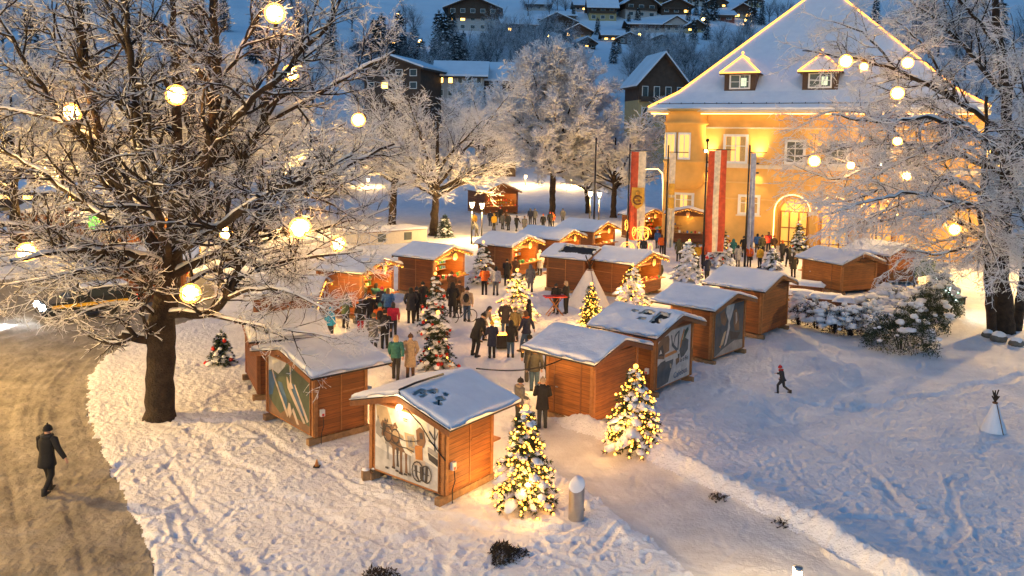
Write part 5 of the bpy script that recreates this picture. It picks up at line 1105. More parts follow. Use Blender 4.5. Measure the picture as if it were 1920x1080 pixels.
def dormer(pxl, pxr, pyb, pyt):
    yy = c1[0][1] + .15; a = onwall(pxl, pyb, -yy); b = onwall(pxr, pyt, -yy); x0, x1 = a.x, b.x; zb, zt = kz - .1, kz + (b.z - a.z); cx = (x0 + x1) / 2; w = x1 - x0
    dp = (zt - kz) * sl_y + .6
    m = MB(); m.box((cx, yy + dp / 2, (zb + zt) / 2), (w, dp, zt - zb), TRIMD); d = m.build('dormer', town)
    m = MB(); ww, hh = w * .62, (zt - zb) * .62; cz = zt - hh / 2 - .12
    for s in (-1, 1): m.box((cx + s * ww / 2, yy - .04, cz), (.14, .1, hh + .14), WHITE); m.box((cx, yy - .04, cz + s * hh / 2), (ww + .14, .12, .14), WHITE)
    m.box((cx, yy - .03, cz), (.1, .08, hh), WHITE)
    for s in (-1, 1): m.box((cx, yy - .02, cz + s * hh * .02 + (0 if s < 0 else .0)), (ww, .05, .05), WHITE) if s < 0 else m.box((cx + ww * .25, yy - .02, cz), (.04, .045, hh), WHITE)
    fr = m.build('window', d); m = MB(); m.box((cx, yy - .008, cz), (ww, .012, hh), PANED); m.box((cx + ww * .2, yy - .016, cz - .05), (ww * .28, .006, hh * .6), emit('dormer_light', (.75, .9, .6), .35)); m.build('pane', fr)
    e = .4; ap = Vector((cx, yy + .9, zt + 1.7)); rb = Vector((cx, yy + dp + 1.9, zt + 1.7)); q = [Vector((x0 - e, yy - e, zt)), Vector((x1 + e, yy - e, zt)), Vector((x1 + e, yy + dp + .4, zt)), Vector((x0 - e, yy + dp + .4, zt))]
    m = MB(); m.poly([q[0], q[1], ap], SNOW); m.poly([q[1], q[2], rb, ap], SNOW); m.poly([q[3], q[0], ap, rb], SNOW); m.poly([q[0], q[3], q[2], q[1]], TRIMD)
    m.bar(q[0] - Vector((0, 0, .08)), q[1] - Vector((0, 0, .08)), .1, .14, TRIMD); m.build('dormer_roof', d)
    m = MB(); up = Vector((0, -.03, .06))
    for a_, b_ in ((q[0], ap), (q[1], ap), (q[0], q[1]), (ap, rb)): m.tube([a_ + up, b_ + up], .05 if a_ is q[0] and b_ is q[1] else .07, ROPE, 5)
    m.ball(ap + Vector((0, 0, .3)), .13, ROPE, 6, 5); m.build('light_rope', d)
dormer(1357, 1417, 186, 146); dormer(1503, 1572, 182, 140)
# wall washers: lamps standing on the cornice and on the ground that light the facade
def washer(px, z, dz, pw, spread=70):
    x = onwall(px, 320).x
    m = MB(); m.box((x, -.5, z), (.22, .22, .16), DARK); m.build('wall_washer', town)
    o = light('wall_washer_light', 'SPOT', (x, -.55, z + .15), pw, (1, .62, .24), .25, town); o.data.spot_size = math.radians(spread); o.data.spot_blend = 1
    d = Vector((0, .28, dz)); o.rotation_euler = d.to_track_quat('-Z', 'Y').to_euler()
for px in (1330, 1422): washer(px, zc + .3, 1, 1000, 70); washer(px, zc - .55, -1, 260, 70)
for px in (1530, 1610, 1680): washer(px, zc + .3, 1, 300, 60)
for px in (1250,): washer(px, zc + .3, 1, 110, 80)
for px in (1345, 1440, 1600, 1680):
    x = onwall(px, 440).x; o = light('wall_washer_light', 'SPOT', (x, -2.6, .5), 220, (1, .50, .12), .15, town); o.data.spot_size = math.radians(95); o.data.spot_blend = .8
    o.rotation_euler = Vector((0, .42, 1)).to_track_quat('-Z', 'Y').to_euler(); m = MB(); m.box((x, -2.6, .25), (.3, .3, .4), DARK); m.build('wall_washer', town)
# ---------------------------------------------------------------- ball lanterns in the trees
LBALL = emit('lantern_core', (1, .56, .17), 42); LWIRE = emit('lantern_wire', (1, .42, .06), 1.1); LLEAF = mat('lantern_leaf', (.25, .11, .03), .7, .3, 9, bmp=0)
lb = MB(); lb.ball((0, 0, 0), .215, LBALL, 16, 12); LB_ME = lb.mesh('globe')
lw = MB()
for i in range(9):
    a = PI * i / 9; lw.tube([(.275 * math.cos(a) * math.sin(t), .275 * math.sin(a) * math.sin(t), .275 * math.cos(t)) for t in np.linspace(0, 2 * PI, 25)], .010, LWIRE, 3)
for zz in (-.2, -.12, -.04, .04, .12, .2):
    q = math.sqrt(.275 ** 2 - zz * zz); lw.tube([(q * math.cos(t), q * math.sin(t), zz) for t in np.linspace(0, 2 * PI, 21)], .009, LWIRE, 3)
LW_ME = lw.mesh('wire_frame')
ll = MB()
for i in range(40):
    v = Vector((R.gauss(0, 1), R.gauss(0, 1), R.gauss(0, 1))).normalized(); u = v.orthogonal().normalized(); w_ = v.cross(u); c_ = v * .245; k_ = R.uniform(.024, .046)
    ll.poly([c_ + u * k_ * math.cos(t) + w_ * k_ * .7 * math.sin(t) for t in np.linspace(0, 2 * PI, 7)[:-1]], LLEAF)
LL_ME = ll.mesh('leaf_ornament')
lc = MB(); lc.tube([(0, 0, .27), (.03, .02, .8), (0, 0, 1.25)], .012, BLACK, 4); LC_ME = lc.mesh('cord')
def lantern(label, px, py, Y, k=1, group='glowing ball lanterns in the trees', pw=34):
    t = thing('ball_lantern', label, 'lantern', at(px, py, Y), R.uniform(0, 3), group, k)
    obj('globe', LB_ME, t); obj('wire_frame', LW_ME, t); tag(obj('leaf_ornament', LL_ME, t), kind='stuff'); obj('cord', LC_ME, t)
    return t
for px, py, Y, k, lab in [(515, 25, 24.5, 1.1, 'ball lantern highest in the huge tree near the top edge'), (545, 137, 26, .95, 'ball lantern below the highest one on the right limbs of the huge tree'),
  (330, 178, 23, 1.05, 'ball lantern hanging in the upper middle of the huge tree'), (133, 212, 23.5, 1.05, 'ball lantern on the upper left limb of the huge tree'), (50, 473, 22.5, 1, 'ball lantern low at the far left above the car'),
  (563, 427, 23.5, 1.15, 'ball lantern on the right limb above the low stall'), (424, 437, 28, .85, 'small ball lantern just right of the forking trunk of the huge tree'), (634, 457, 27, .95, 'ball lantern above the roof of the left crowd stall'),
  (357, 550, 23.2, 1.05, 'ball lantern against the lower trunk of the huge tree'), (672, 225, 29, .9, 'ball lantern at the right rim of the huge tree crown')]:
    lantern(lab, px, py, Y, k)
for px, py, Y, k, lab in [(1586, 115, 31, .9, 'ball lantern topmost left in the right tree before the hall roof'), (1702, 118, 36, .9, 'ball lantern topmost right in the right tree'), (1620, 125, 38, .7, 'small ball lantern just right of the topmost left one'),
  (1683, 175, 33, .95, 'ball lantern below the topmost right one in the right tree'), (1527, 302, 36, .95, 'ball lantern at the left twig tips in front of the hall windows'), (1683, 265, 38, .8, 'dim ball lantern in the middle of the right tree'),
  (1790, 430, 37, 1.0, 'lowest ball lantern in the right tree above the floodlit hedge'), (1595, 310, 39, .75, 'small ball lantern right of the one before the hall windows'), (1700, 330, 36, .8, 'ball lantern deep in the twigs right of the hall arches')]:
    lantern(lab, px, py, Y, k, pw=34)
# red leaves that still hang in the right tree
# ---------------------------------------------------------------- street lamps
def lamp(px, pyb, pyt, label, pw=500, kind='cup'):
    p = hill(px, pyb) if kind == 'far' else G(px, pyb); q = at(px, pyt, p.y); h = q.z - p.z; t = thing('street_lamp', label, 'street lamp', p, 0, 'street lamps behind the market')
    m = MB(); m.tube([(0, 0, 0), (0, 0, .5), (0, 0, h - .35)], [.11, .07, .05], DARK, 8); m.build('pole', t)
    m = MB(); m.lathe([(.10, h - .35), (.24, h + .12), (.24, h + .14)], STREET, 10); m.build('lamp_glass', t); m = MB(); m.lathe([(.30, h + .14), (.25, h + .2), (.03, h + .3)], DARK, 10); m.build('lamp_cap', t)
    light('pole_light', 'POINT', (0, 0, h - .65), pw, SODIUM, .12, t)
lamp(884, 458, 382, 'street lamp left of the pair behind the grey-signed stall', 1800); lamp(903, 450, 384, 'street lamp right of the pair behind the grey-signed stall', 1800); lamp(911, 400, 350, 'taller street lamp behind the far porch hut', 1800)
lamp(1105, 432, 362, 'street lamp left of the pair near the tall dark pole', 1800); lamp(1122, 430, 363, 'street lamp right of the pair near the tall dark pole', 1800); lamp(985, 350, 330, 'distant street lamp on the snow field', 4000, 'far'); lamp(690, 352, 336, 'distant street lamp left of the forked tree', 4000, 'far'); lamp(1070, 352, 336, 'distant street lamp behind the round-crowned tree', 4000, 'far')
# ---------------------------------------------------------------- flag poles and banners
FR, FW, FY, FB = C_('flag_red', (.62, .085, .025)), C_('flag_white', (.80, .70, .52)), C_('flag_yellow', (.75, .42, .05)), C_('flag_blue', (.30, .36, .55))
def pole(px, pyb, pyt, label, arm=1.6, banner=None, blabel=None, ball=True, blen=7.5, w=1.5, Y=None):
    p = G(px, pyb); h = at(px, pyt, p.y).z; t = thing('flagpole', label, 'flagpole', p, 0, 'flagpoles before the town hall')
    m = MB(); m.tube([(0, 0, 0), (0, 0, h)], [.09, .055], DARK, 8); m.build('pole', t)
    if ball: m = MB(); m.ball((0, 0, h + .12), .14, DARK, 8, 6); m.build('finial', t)
    if arm: m = MB(); m.tube([(0, 0, h - .55), (arm, 0, h - .55)], .035, DARK, 6); m.build('arm', t)
    if banner:
        f = thing('banner', blabel, 'banner', p + Vector((0, 0, h - .6)), 0, 'banners hanging on the flagpoles')
        n = len(banner); NX, NZ = 6, 16; mb = MB()
        W_ = lambda u, v: (.12 + u * w + .05 * math.sin(v * 7 + u * 3) * v, .09 * math.sin(u * 9 + v * 2.5) * (.3 + v), -v * blen - .04 * math.sin(u * 5))
        for i, c in enumerate(banner):
            for a in range(NX // 2):
                for b in range(NZ):
                    u0, u1 = (i + a / (NX // 2)) / n, (i + (a + 1) / (NX // 2)) / n; v0, v1 = b / NZ, (b + 1) / NZ
                    mb.add([W_(u0, v0), W_(u1, v0), W_(u1, v1), W_(u0, v1)], [(0, 1, 2, 3)], c, True)
        mb.build('cloth', f); return t, f, W_
    return t, None, None
_, f, W_ = pole(1175, 478, 270, 'flagpole with the red and white crest banner', 1.75, [FR, FW], 'red and white banner with a golden crest', False, 7.4, 1.25)
m = MB(); e = Vector((.75, -.16, -3.9)); m.prism([(e.x + x, e.z + z) for x, z in [(-.5, .9), (.5, .9), (.55, -.1), (.4, -.6), (0, -.9), (-.4, -.6), (-.55, -.1)]], 'y', -.16, -.10, FY)
m.tube([(e.x + .36 * math.cos(a), -.19, e.z - .15 + .36 * math.sin(a)) for a in np.linspace(.5, 5.6, 14)], .07, TRIM, 5); m.ball((e.x, -.2, e.z + .45), .2, GOLD, 8, 6, (1, .4, 1)); m.ball((e.x - .1, -.2, e.z - .1), .14, GOLD, 8, 6, (1, .4, 1)); m.ball((e.x + .14, -.2, e.z - .2), .12, TRIM, 8, 6, (1, .4, 1)); m.build('crest', f)
_, f, W_ = pole(1246, 488, 272, 'flagpole with the white and yellow banner', 1.6, [FW], 'narrow white banner with yellow blocks', False, 7.6, .5)
m = MB(); m.box((.36, -.02, -2.9), (.44, .22, .9), FY); m.box((.34, -.04, -4.0), (.44, .22, .85), FY); m.build('yellow_block', f)
fp, _, _ = pole(1317, 505, 266, 'tallest flagpole carrying the red white red banner', 2.1, [FR, FW, FR], 'red white red striped banner', True, 7.6, 1.38)
pole(1396, 500, 272, 'flagpole with the pale blue banner', 1.3, [FB], 'narrow pale blue and white banner', False, 7.8, .42)
pole(1112, 470, 258, 'bare dark pole beside the street lamps', 0, None, None, False)
p = G(1243, 446); t = thing('light_arch', 'curved white light bow left of the white and yellow banner', 'light decoration', p, 0); q = lambda a, b: at(a, b, p.y) - p
m = MB(); m.tube([q(1243, 446), q(1243, 345), q(1242, 325), q(1234, 317), q(1215, 317), q(1186, 324)], .055, ROPEW, 6); m.build('light_tube', t)
# ---------------------------------------------------------------- tepees
def tepee(label, px, py, pyt, wpx, sticks, mt, group='white tepees'):
    p = G(px, py); h = at(px, pyt, p.y).z; r = wpx * p.y / F / 2; t = thing('tepee', label, 'tepee', p, .4, group)
    n = 14; m = MB(); rows_ = [(1, 0), (.8, .2), (.56, .45), (.32, .7), (.13, .9)]; vs = []
    for k, z in rows_:
        for j in range(n): a = 2 * PI * j / n; rr = r * k * (1 + .06 * math.cos(a * 7)) + R.uniform(-.015, .015); vs.append((rr * math.cos(a), rr * math.sin(a), h * z))
    m.add(vs, [(i * n + j, i * n + (j + 1) % n, (i + 1) * n + (j + 1) % n, (i + 1) * n + j) for i in range(len(rows_) - 1) for j in range(n)], mt, True); m.build('cover', t)
    for i in range(sticks):
        a = i * 2 * PI / sticks; m = MB(); m.tube([(r * .12 * math.cos(a), r * .12 * math.sin(a), h * .84), (-r * .28 * math.cos(a + .3), -r * .28 * math.sin(a + .3), h * R.uniform(1.08, 1.3))], .022 if sticks > 4 else .03, BARK, 5); m.build('pole', t)
    m = MB(); m.tube([(r * .16 * math.cos(a), r * .16 * math.sin(a), h * .885) for a in np.linspace(0, 2 * PI, 11)], .03, TRIM, 5, False); m.build('rope', t)
    m = MB(); m.tube([(r * k * math.cos(-1.7) * 1.02, r * k * math.sin(-1.7) * 1.05, h * z) for k, z in rows_], .018, TRIM, 4); m.build('seam', t)
tepee('large white canvas tepee in front of the joined stalls', 1104, 572, 497, 84, 4, mat('canvas', (.66, .64, .62), .85, .08, 6)); tepee('small snow-covered tepee with bare sticks on the right field', 1862, 808, 748, 44, 7, SNOW)
# ---------------------------------------------------------------- street furniture in the foreground
p = G(1080, 978); t = thing('waste_bin', 'round stainless steel bin with a slanted snow-capped top by the path', 'bin', p, 0)
m = MB(); n = 20; r = .19; vs = [(r * math.cos(2 * PI * j / n), r * math.sin(2 * PI * j / n), 0) for j in range(n)] + [(r * math.cos(2 * PI * j / n), r * math.sin(2 * PI * j / n), .93 + .12 * math.sin(2 * PI * j / n) + .05 * math.cos(2 * PI * j / n)) for j in range(n)]
m.add(vs, [(j, (j + 1) % n, n + (j + 1) % n, n + j) for j in range(n)], STEEL, True); m.build('body', t)
m = MB(); m.add([(x * 1.04, y * 1.04, z + .005) for x, y, z in vs[n:]] + [(x * .8, y * .8, z + .055) for x, y, z in vs[n:]] + [(0, 0, .995)], [(j, (j + 1) % n, n + (j + 1) % n, n + j) for j in range(n)] + [(n + j, n + (j + 1) % n, 2 * n) for j in range(n)], SNOW, True); m.build('snow_cover', t)
m = MB(); m.box((r * .98, -.02, .32), (.03, .05, .05), DARK); m.build('lock', t)
p = G(1491, 1150); t = thing('bollard_lamp', 'lit bollard lamp at the bottom edge beside the path', 'bollard lamp', p, 0)
m = MB(); m.tube([(0, 0, 0), (0, 0, .78)], .09, DARK, 12); m.build('post', t); m = MB(); m.tube([(0, 0, .78), (0, 0, .92)], .088, emit('bollard_glass', (1, .75, .4), 12), 12); m.build('lamp_glass', t); m = MB(); m.lathe([(.10, .92), (.10, .96), (.02, .99)], STEEL, 12); m.build('lamp_cap', t)
light('bollard_light', 'POINT', (-.25, .0, .86), 110, (1, .68, .34), .06, t)
def shrub(label, p, r, h, n, mt, seed, snow=.5, name='shrub', cat='shrub', group=None, twig=False):
    """many small leaves on short stems with snow lumps on top"""
    g = np.random.default_rng(seed); t = thing(name, label, cat, p, 0, group)
    m = MB()
    for i in range(14 if twig else 7):
        a = g.uniform(0, 6.28); e = (r * .8 * math.cos(a) * g.random(), r * .8 * math.sin(a) * g.random(), h * g.uniform(.6, .95)); m.tube([(e[0] * .15, e[1] * .15, -.05), (e[0] * .5, e[1] * .5, e[2] * .5), e], [.022, .015, .006], BARK, 5)
    m.build('stem', t)
    d = norm(g.normal(0, 1, (n, 3))); d[:, 2] = np.abs(d[:, 2]) if not twig else d[:, 2]; k = g.uniform(.55, 1.05, (n, 1)) ** .5
    c = d * k * np.array([r, r, h * (.5 if twig else .95)]) * (1 + .18 * np.sin(d[:, :1] * 5 + seed) + .12 * np.cos(d[:, 1:2] * 7)) + np.array([0, 0, h * (.55 if twig else .04)])
    s = .05 + .04 * g.random((n, 1)); u = norm(g.normal(0, 1, (n, 3))) * s; w_ = norm(np.cross(u, g.normal(0, 1, (n, 3)))) * s * .4
    V = np.stack([c - w_, c + u * .6 - w_ * .2, c + u * 1.5, c + u * .5 + w_], 1).reshape(-1, 3); obj('foliage', np_mesh('foliage', V, np.arange(4 * n).reshape(-1, 4), [mt], None, False), t)
    m = MB()
    for i in range(int(snow * 95)):
        a = g.uniform(0, 6.28); q = g.random() ** .45; kk = 1 + .18 * math.sin(math.cos(a) * q * 5 + seed) + .12 * math.cos(math.sin(a) * q * 7); zz = h * (1.02 if twig else .97) * kk * math.sqrt(max(0, 1 - q * q * .92)); rr = g.uniform(.07, .20) * (1.5 if r > 1.5 else 1); m.ball((r * q * kk * math.cos(a), r * q * kk * math.sin(a), zz), rr, SNOW, 8, 6, (g.uniform(.8, 1.6), g.uniform(.8, 1.6), g.uniform(.5, .8)), .28)
    if snow: tag(m.build('snow_cover', t), kind='stuff')
    return t
shrub('tuft of brown plants poking through the snow at the bottom edge', G(947, 1045), .42, .20, 900, mat('dead_leaves', (.05, .035, .022), .9, .4, 5, bmp=0), 3, 0, 'plant_tuft', 'plant')
shrub('dark plant tip at the very bottom of the picture', G(712, 1090), .36, .22, 400, MATS['dead_leaves'], 4, 0, 'plant_tuft', 'plant')
for i, (a, b) in enumerate([((1350, 935), (1365, 943)), ((1470, 985), (1480, 990))]): shrub(['row of dry weeds along the path bank nearer the lit tree', 'dry weeds along the path bank nearer the bollard'][i], G(*a), .22, .10, 110, MATS['dead_leaves'], 5 + i, 0, 'plant_tuft', 'plant')
p = G(594, 875); t = thing('marker_cone', 'tiny orange marker cone alone on the snow', 'cone', p, 0); m = MB(); m.lathe([(.07, 0), (.02, .2), (.005, .22)], MATS['mural_orange'], 9); m.build('cone', t); m = MB(); m.box((0, 0, .01), (.18, .18, .025), BLACK); m.build('base', t)
p = G(694, 896); t = thing('paving_blocks', 'two snow-dusted stone blocks under the corner of the nearest stall', 'stone blocks', p, .5); 
for s in (-1, 1): m = MB(); m.box((s * .13, 0, .13), (.2, .26, .26), BEAM, s * .15); m.ball((s * .13, 0, .26), .13, SNOW, 8, 6, (.9, 1, .35)); m.build('block', t)
a, b, c, d_ = at(893, 691, 22.4), at(960, 690, 24), at(1035, 668, 26), at(1135, 622, 27.3)
m = MB(); pts = [a.lerp(d_, i / 16) - Vector((0, 0, .55 * math.sin(PI * i / 16))) for i in range(17)]; m.tube(pts, .02, BLACK, 5); tag(m.build('power_cable'), 'black power cable sagging between two stall roofs across the path', 'cable')
# fire basket, high table, bicycle
p = G(940, 652); t = thing('fire_basket', 'square iron fire basket with glowing embers inside the circle of visitors', 'fire basket', p, .2); m = MB(); m.box((0, 0, .32), (.5, .5, .6), DARK); m.build('basket', t); m = MB(); m.box((0, 0, .635), (.44, .44, .03), emit('embers', (1, .22, .02), 6)); m.build('embers', t); light('fire_light', 'POINT', (0, 0, .95), 60, (1, .45, .12), .2, t)
p = G(1040, 592); t = thing('high_table', 'red-topped folding high table near the tepee', 'table', p, .2); m = MB(); m.box((0, 0, 1.05), (1.2, .6, .06), RED); m.build('tabletop', t)
for s in (-1, 1): m = MB(); m.tube([(-.45, s * .2, 0), (.35, s * .2, 1.02)], .03, TRIM2, 6); m.build('leg', t); m = MB(); m.tube([(.45, s * .2, 0), (-.35, s * .2, 1.02)], .03, TRIM2, 6); m.build('leg', t)
def wheel(parent, c, r, nm='wheel'):
    m = MB(); m.tube([(c[0] + r * math.cos(a), c[1], c[2] + r * math.sin(a)) for a in np.linspace(0, 2 * PI, 21)], .024, BLACK, 6, False); w_ = m.build(nm, parent); m = MB()
    for i in range(8): a = PI * i / 8; m.tube([(c[0] - r * math.cos(a), c[1], c[2] - r * math.sin(a)), (c[0] + r * math.cos(a), c[1], c[2] + r * math.sin(a))], .005, STEEL, 3)
    m.build('spokes', w_)
p = G(866, 606); t = thing('bicycle', 'dark bicycle parked right of the farther red bauble tree', 'bicycle', p, .5); wheel(t, (-.52, 0, .34), .33); wheel(t, (.52, 0, .34), .33)
m = MB()
for a, b in (((-.52, 0, .34), (-.15, 0, .82)), ((-.15, 0, .82), (.38, 0, .86)), ((.38, 0, .86), (-.05, 0, .32)), ((-.05, 0, .32), (-.15, 0, .82)), ((-.52, 0, .34), (-.05, 0, .32)), ((.52, 0, .34), (.36, 0, .98))): m.tube([a, b], .022, DARK, 6)
m.build('frame', t); m = MB(); m.tube([(.30, -.28, 1.02), (.38, 0, 1.0), (.30, .28, 1.02)], .016, DARK, 5); m.build('handlebar', t); m = MB(); m.ball((-.18, 0, .90), .11, BLACK, 8, 6, (1.3, .7, .4)); m.build('saddle', t)
# snow-covered tables and planters behind the hedge
for i, (px, py, w_, d2, lab) in enumerate([(1500, 575, 1.7, 1.1, 'leftmost snow-covered table behind the bare shrubs'), (1548, 582, 1.9, 1.1, 'middle snow-covered table behind the bare shrubs'), (1598, 590, 2.0, 1.2, 'rightmost snow-covered table behind the bare shrubs'), (1512, 556, 2.0, 1.0, 'snow-covered table further back by the honey-coloured stall'), (1753, 562, 1.4, 1.0, 'snow-topped dark box under the orange-brown stall')]):
    p = G(px, py); t = thing('snowy_table' if i < 4 else 'storage_box', lab, 'table' if i < 4 else 'box', p, -.35 - .05 * i, 'snow-covered garden tables' if i < 4 else None)
    m = MB(); m.box((0, 0, .70), (w_, d2, .08), TRIM); m.build('tabletop' if i < 4 else 'lid', t)
    for sx in (-1, 1):
        for sy in (-1, 1): m = MB(); m.box((sx * (w_ / 2 - .12), sy * (d2 / 2 - .12), .33), (.09, .09, .66), TRIM); m.build('leg', t)
    m = MB(); m.box((0, 0, .45), (w_ - .1, d2 - .1, .3), TRIM); m.build('apron', t)
    g = 9; xs = np.linspace(-w_ / 2 - .06, w_ / 2 + .06, g); ys = np.linspace(-d2 / 2 - .06, d2 / 2 + .06, g); vs = []; 
    for X in xs:
        for Y in ys: ed = min(1, 4.0 * min(w_ / 2 + .06 - abs(X), d2 / 2 + .06 - abs(Y))); vs.append((X, Y, .745 + .26 * math.sqrt(max(0, ed)) * R.uniform(.9, 1.1)))
    m = MB(); m.add(vs, [(a * g + b, (a + 1) * g + b, (a + 1) * g + b + 1, a * g + b + 1) for a in range(g - 1) for b in range(g - 1)], SNOW, True); m.build('snow_cover', t)
# hedge: bare twiggy shrubs, then evergreen bushes
for i, (px, py, wp, hp) in enumerate([(1497, 608, 44, 50), (1530, 616, 50, 56), (1562, 626, 50, 58), (1596, 632, 58, 62), (1626, 628, 50, 56)]):
    p = G(px, py); k = p.y / F; q = ['first', 'second', 'third', 'fourth', 'fifth'][i]
    shrub('bare twiggy shrub under a shelf of snow, %s from the right row of stalls' % q, p, wp * k * .62, hp * k * .92, 1500, TWIG, 40 + i, .9, group='bare shrubs by the hedge', twig=True)
for i, (px, py, wp, hp, lab) in enumerate([(1690, 655, 112, 76, 'large dark evergreen bush with snow lumps at the right end of the hedge'), (1730, 618, 90, 78, 'evergreen bush behind the largest one beside the floodlight'), (1762, 592, 70, 78, 'rear evergreen bush lit by the floodlight')]):
    p = G(px, py); k = p.y / F; shrub(lab, p, wp * k * .55, hp * k, 8000, NEEDLE, 50 + i, .6, 'evergreen_bush', 'bush', 'evergreen bushes of the hedge')
for i, (px, py, wp, hp, lab) in enumerate([(1652, 598, 120, 46, 'long snow-topped hedge bush behind the bare shrubs'), (1700, 575, 110, 44, 'snow-topped hedge bush below the orange-brown stall')]):
    p = G(px, py); k = p.y / F; shrub(lab, p, wp * k * .5, hp * k * .8, 2600, NEEDLE, 60 + i, 1.2, 'evergreen_bush', 'bush', 'evergreen bushes of the hedge')
p = G(1783, 590); t = thing('floodlight', 'bluish white floodlight on a short stand at the end of the hedge', 'floodlight', p, 0); m = MB(); m.tube([(0, 0, 0), (0, 0, 1.25)], .05, DARK, 7); m.build('stand', t)
m = MB(); m.box((0, .06, 1.4), (.5, .12, .34), DARK); m.build('housing', t); m = MB(); m.box((0, -.012, 1.4), (.42, .02, .27), emit('flood_glass', (.75, 1, .95), 40)); m.build('lamp_glass', t)
o = light('flood_light', 'POINT', (0, -.25, 1.4), 110, (.75, 1, .92), .12, t)
p = G(1732, 538); t = thing('notice_board', 'dark notice board with a slanted snowy top behind the hedge', 'sign', p, .6); m = MB(); m.box((0, 0, 1.3), (2.6, .1, 1.1), mat('board_green', (.03, .06, .05), .6, .2)); m.build('board', t)
for s in (-1, 1): m = MB(); m.box((s * 1.2, 0, .4), (.1, .1, .8), DARK); m.build('post', t)
m = MB(); m.box((0, 0, 1.92), (2.75, .3, .12), SNOW); m.build('snow_cover', t)
for i, (px, py) in enumerate([(1768, 540), (1790, 572)]): 
    p = G(px, py); t = thing('bench', ['dark bench with snow on the seat behind the notice board', 'dark bench beside the floodlight'][i], 'bench', p, .5, 'dark benches by the hedge'); m = MB(); m.box((0, 0, .45), (1.7, .45, .06), DARK); m.build('seat', t); m = MB(); m.box((0, .22, .75), (1.7, .05, .4), DARK); m.build('backrest', t); m = MB(); m.box((0, -.02, .50), (1.66, .38, .06), SNOW); m.build('snow_cover', t)
    for s in (-1, 1): m = MB(); m.box((s * .7, 0, .21), (.07, .4, .42), DARK); m.build('leg', t)
for i, (px, py, r_) in enumerate([(1872, 640, .36), (1852, 632, .28), (1905, 648, .32)]): 
    p = G(px, py); t = thing('boulder', ['snow-capped boulder at the foot of the right tree trunk', 'smaller snow-capped boulder left of the right tree trunk', 'snow-capped boulder right of the right tree trunk'][i], 'boulder', p, 0, 'boulders at the right tree'); m = MB(); m.ball((0, 0, r_ * .4), r_, mat('rock', (.16, .15, .13), .9, .4, 3), 9, 7, (1.1, .9, .8), .12); m.build('rock', t); m = MB(); m.ball((0, 0, r_ * .78), r_ * .85, SNOW, 9, 7, (1.1, .9, .7), .12); m.build('snow_cover', t)
# bush wound with light loops
p = G(1196, 478); t = thing('light_bush', 'bush wound with swirling white light loops left of the crest banner pole', 'light decoration', p, 0); m = MB()
for i in range(13):
    c = Vector((R.uniform(-1.1, 1.1), R.uniform(-.5, .5), R.uniform(.5, 2.6))); r = R.uniform(.3, .7); ax = R.uniform(0, 3)
    m.tube([c + Vector((r * math.cos(a) * math.cos(ax), r * math.cos(a) * math.sin(ax) * .5, r * math.sin(a))) * (1 - .06 * a) for a in np.linspace(0, 8, 22)], .022, ROPE, 4)
m.build('light_string', t); m = MB(); m.tube([(0, 0, 0), (0, 0, 2.9)], .06, BARK, 6); m.build('stem', t)
# low pale building / wall left of the forked tree
p0, p1 = G(668, 462), G(800, 452); d = p1 - p0; t = thing('low_building', 'long low pale building with small dark windows behind the left stalls', 'building', p0, math.atan2(d.y, d.x)); L = d.length
m = MB(); m.box((L / 2, 1.5, .55), (L, 3, 1.1), CREAM); m.build('wall', t); m = MB(); m.box((L / 2, 1.5, 1.13), (L + .1, 3.1, .06), TRIM); m.box((L / 2, 1.5, 1.24), (L + .1, 3.1, .16), SNOW); m.build('roof', t)
for u in (.35, .72): m = MB(); m.box((L * u, -.01, .6), (.8, .04, .7), PANED); m.build('window', t)
# moving car with lit headlights
t = thing('car', 'dark estate car with a yellow side stripe and lit headlights on the left road', 'car', G(120, 607), math.radians(222)); CARP = mat('car_paint', (.035, .04, .045), .25, .1, 3, metal=.4, bmp=0); GL = mat('car_glass', (.02, .03, .035), .05, .1, 2, bmp=0)
t.location = G(165, 592)
m = MB(); prof = [(2.2, .35), (2.25, .70), (2.05, .92), (1.15, 1.05), (-2.05, 1.08), (-2.2, .8), (-2.2, .35)]; m.prism(prof, 'y', -.88, .88, CARP); m.prism([(1.1, 1.05), (.45, 1.5), (-1.75, 1.52), (-2.08, 1.08)], 'y', -.76, .76, CARP); body = m.build('body', t)
m = MB(); m.poly([(1.06, -.68, 1.10), (1.06, .68, 1.10), (.50, .64, 1.48), (.50, -.64, 1.48)][::1], GL); m.build('windscreen', t)
for s in (-1, 1):
    m = MB(); m.poly([(.85, s * .765, 1.12), (.42, s * .765, 1.44), (-1.65, s * .765, 1.45), (-1.9, s * .765, 1.12)], GL); m.build('side_window', t)
    m = MB(); m.box((0, s * .887, .78), (3.6, .016, .16), C_('stripe_yellow', (.7, .42, .03))); m.build('stripe', t)
    m = MB(); m.ball((2.14, s * .62, .74), .25, emit('headlight', (.85, .92, 1), 60), 8, 6, (.6, 1.3, .7)); m.build('headlight', t)
    m = MB(); m.box((-2.2, s * .7, .85), (.05, .22, .2), emit('tail_light', (1, .05, .02), 4)); m.build('tail_light', t)
    for x_ in (1.35, -1.35):
        m = MB(); m.tube([(x_, s * .70, .33), (x_, s * .90, .33)], .33, BLACK, 16, True, False); w_ = m.build('wheel', t); m = MB(); m.tube([(x_, s * .9, .33), (x_, s * .915, .33)], .2, STEEL, 12, True, False); m.build('rim', w_)
m = MB(); m.box((-.7, 0, 1.58), (2.2, 1.35, .1), SNOW); m.build('snow_cover', t)
o = light('headlight_beam', 'SPOT', (2.4, 0, .75), 900, (.9, .93, 1), .12, t); o.data.spot_size = math.radians(70); o.rotation_euler = Vector((1, 0, -.18)).to_track_quat('-Z', 'Y').to_euler()
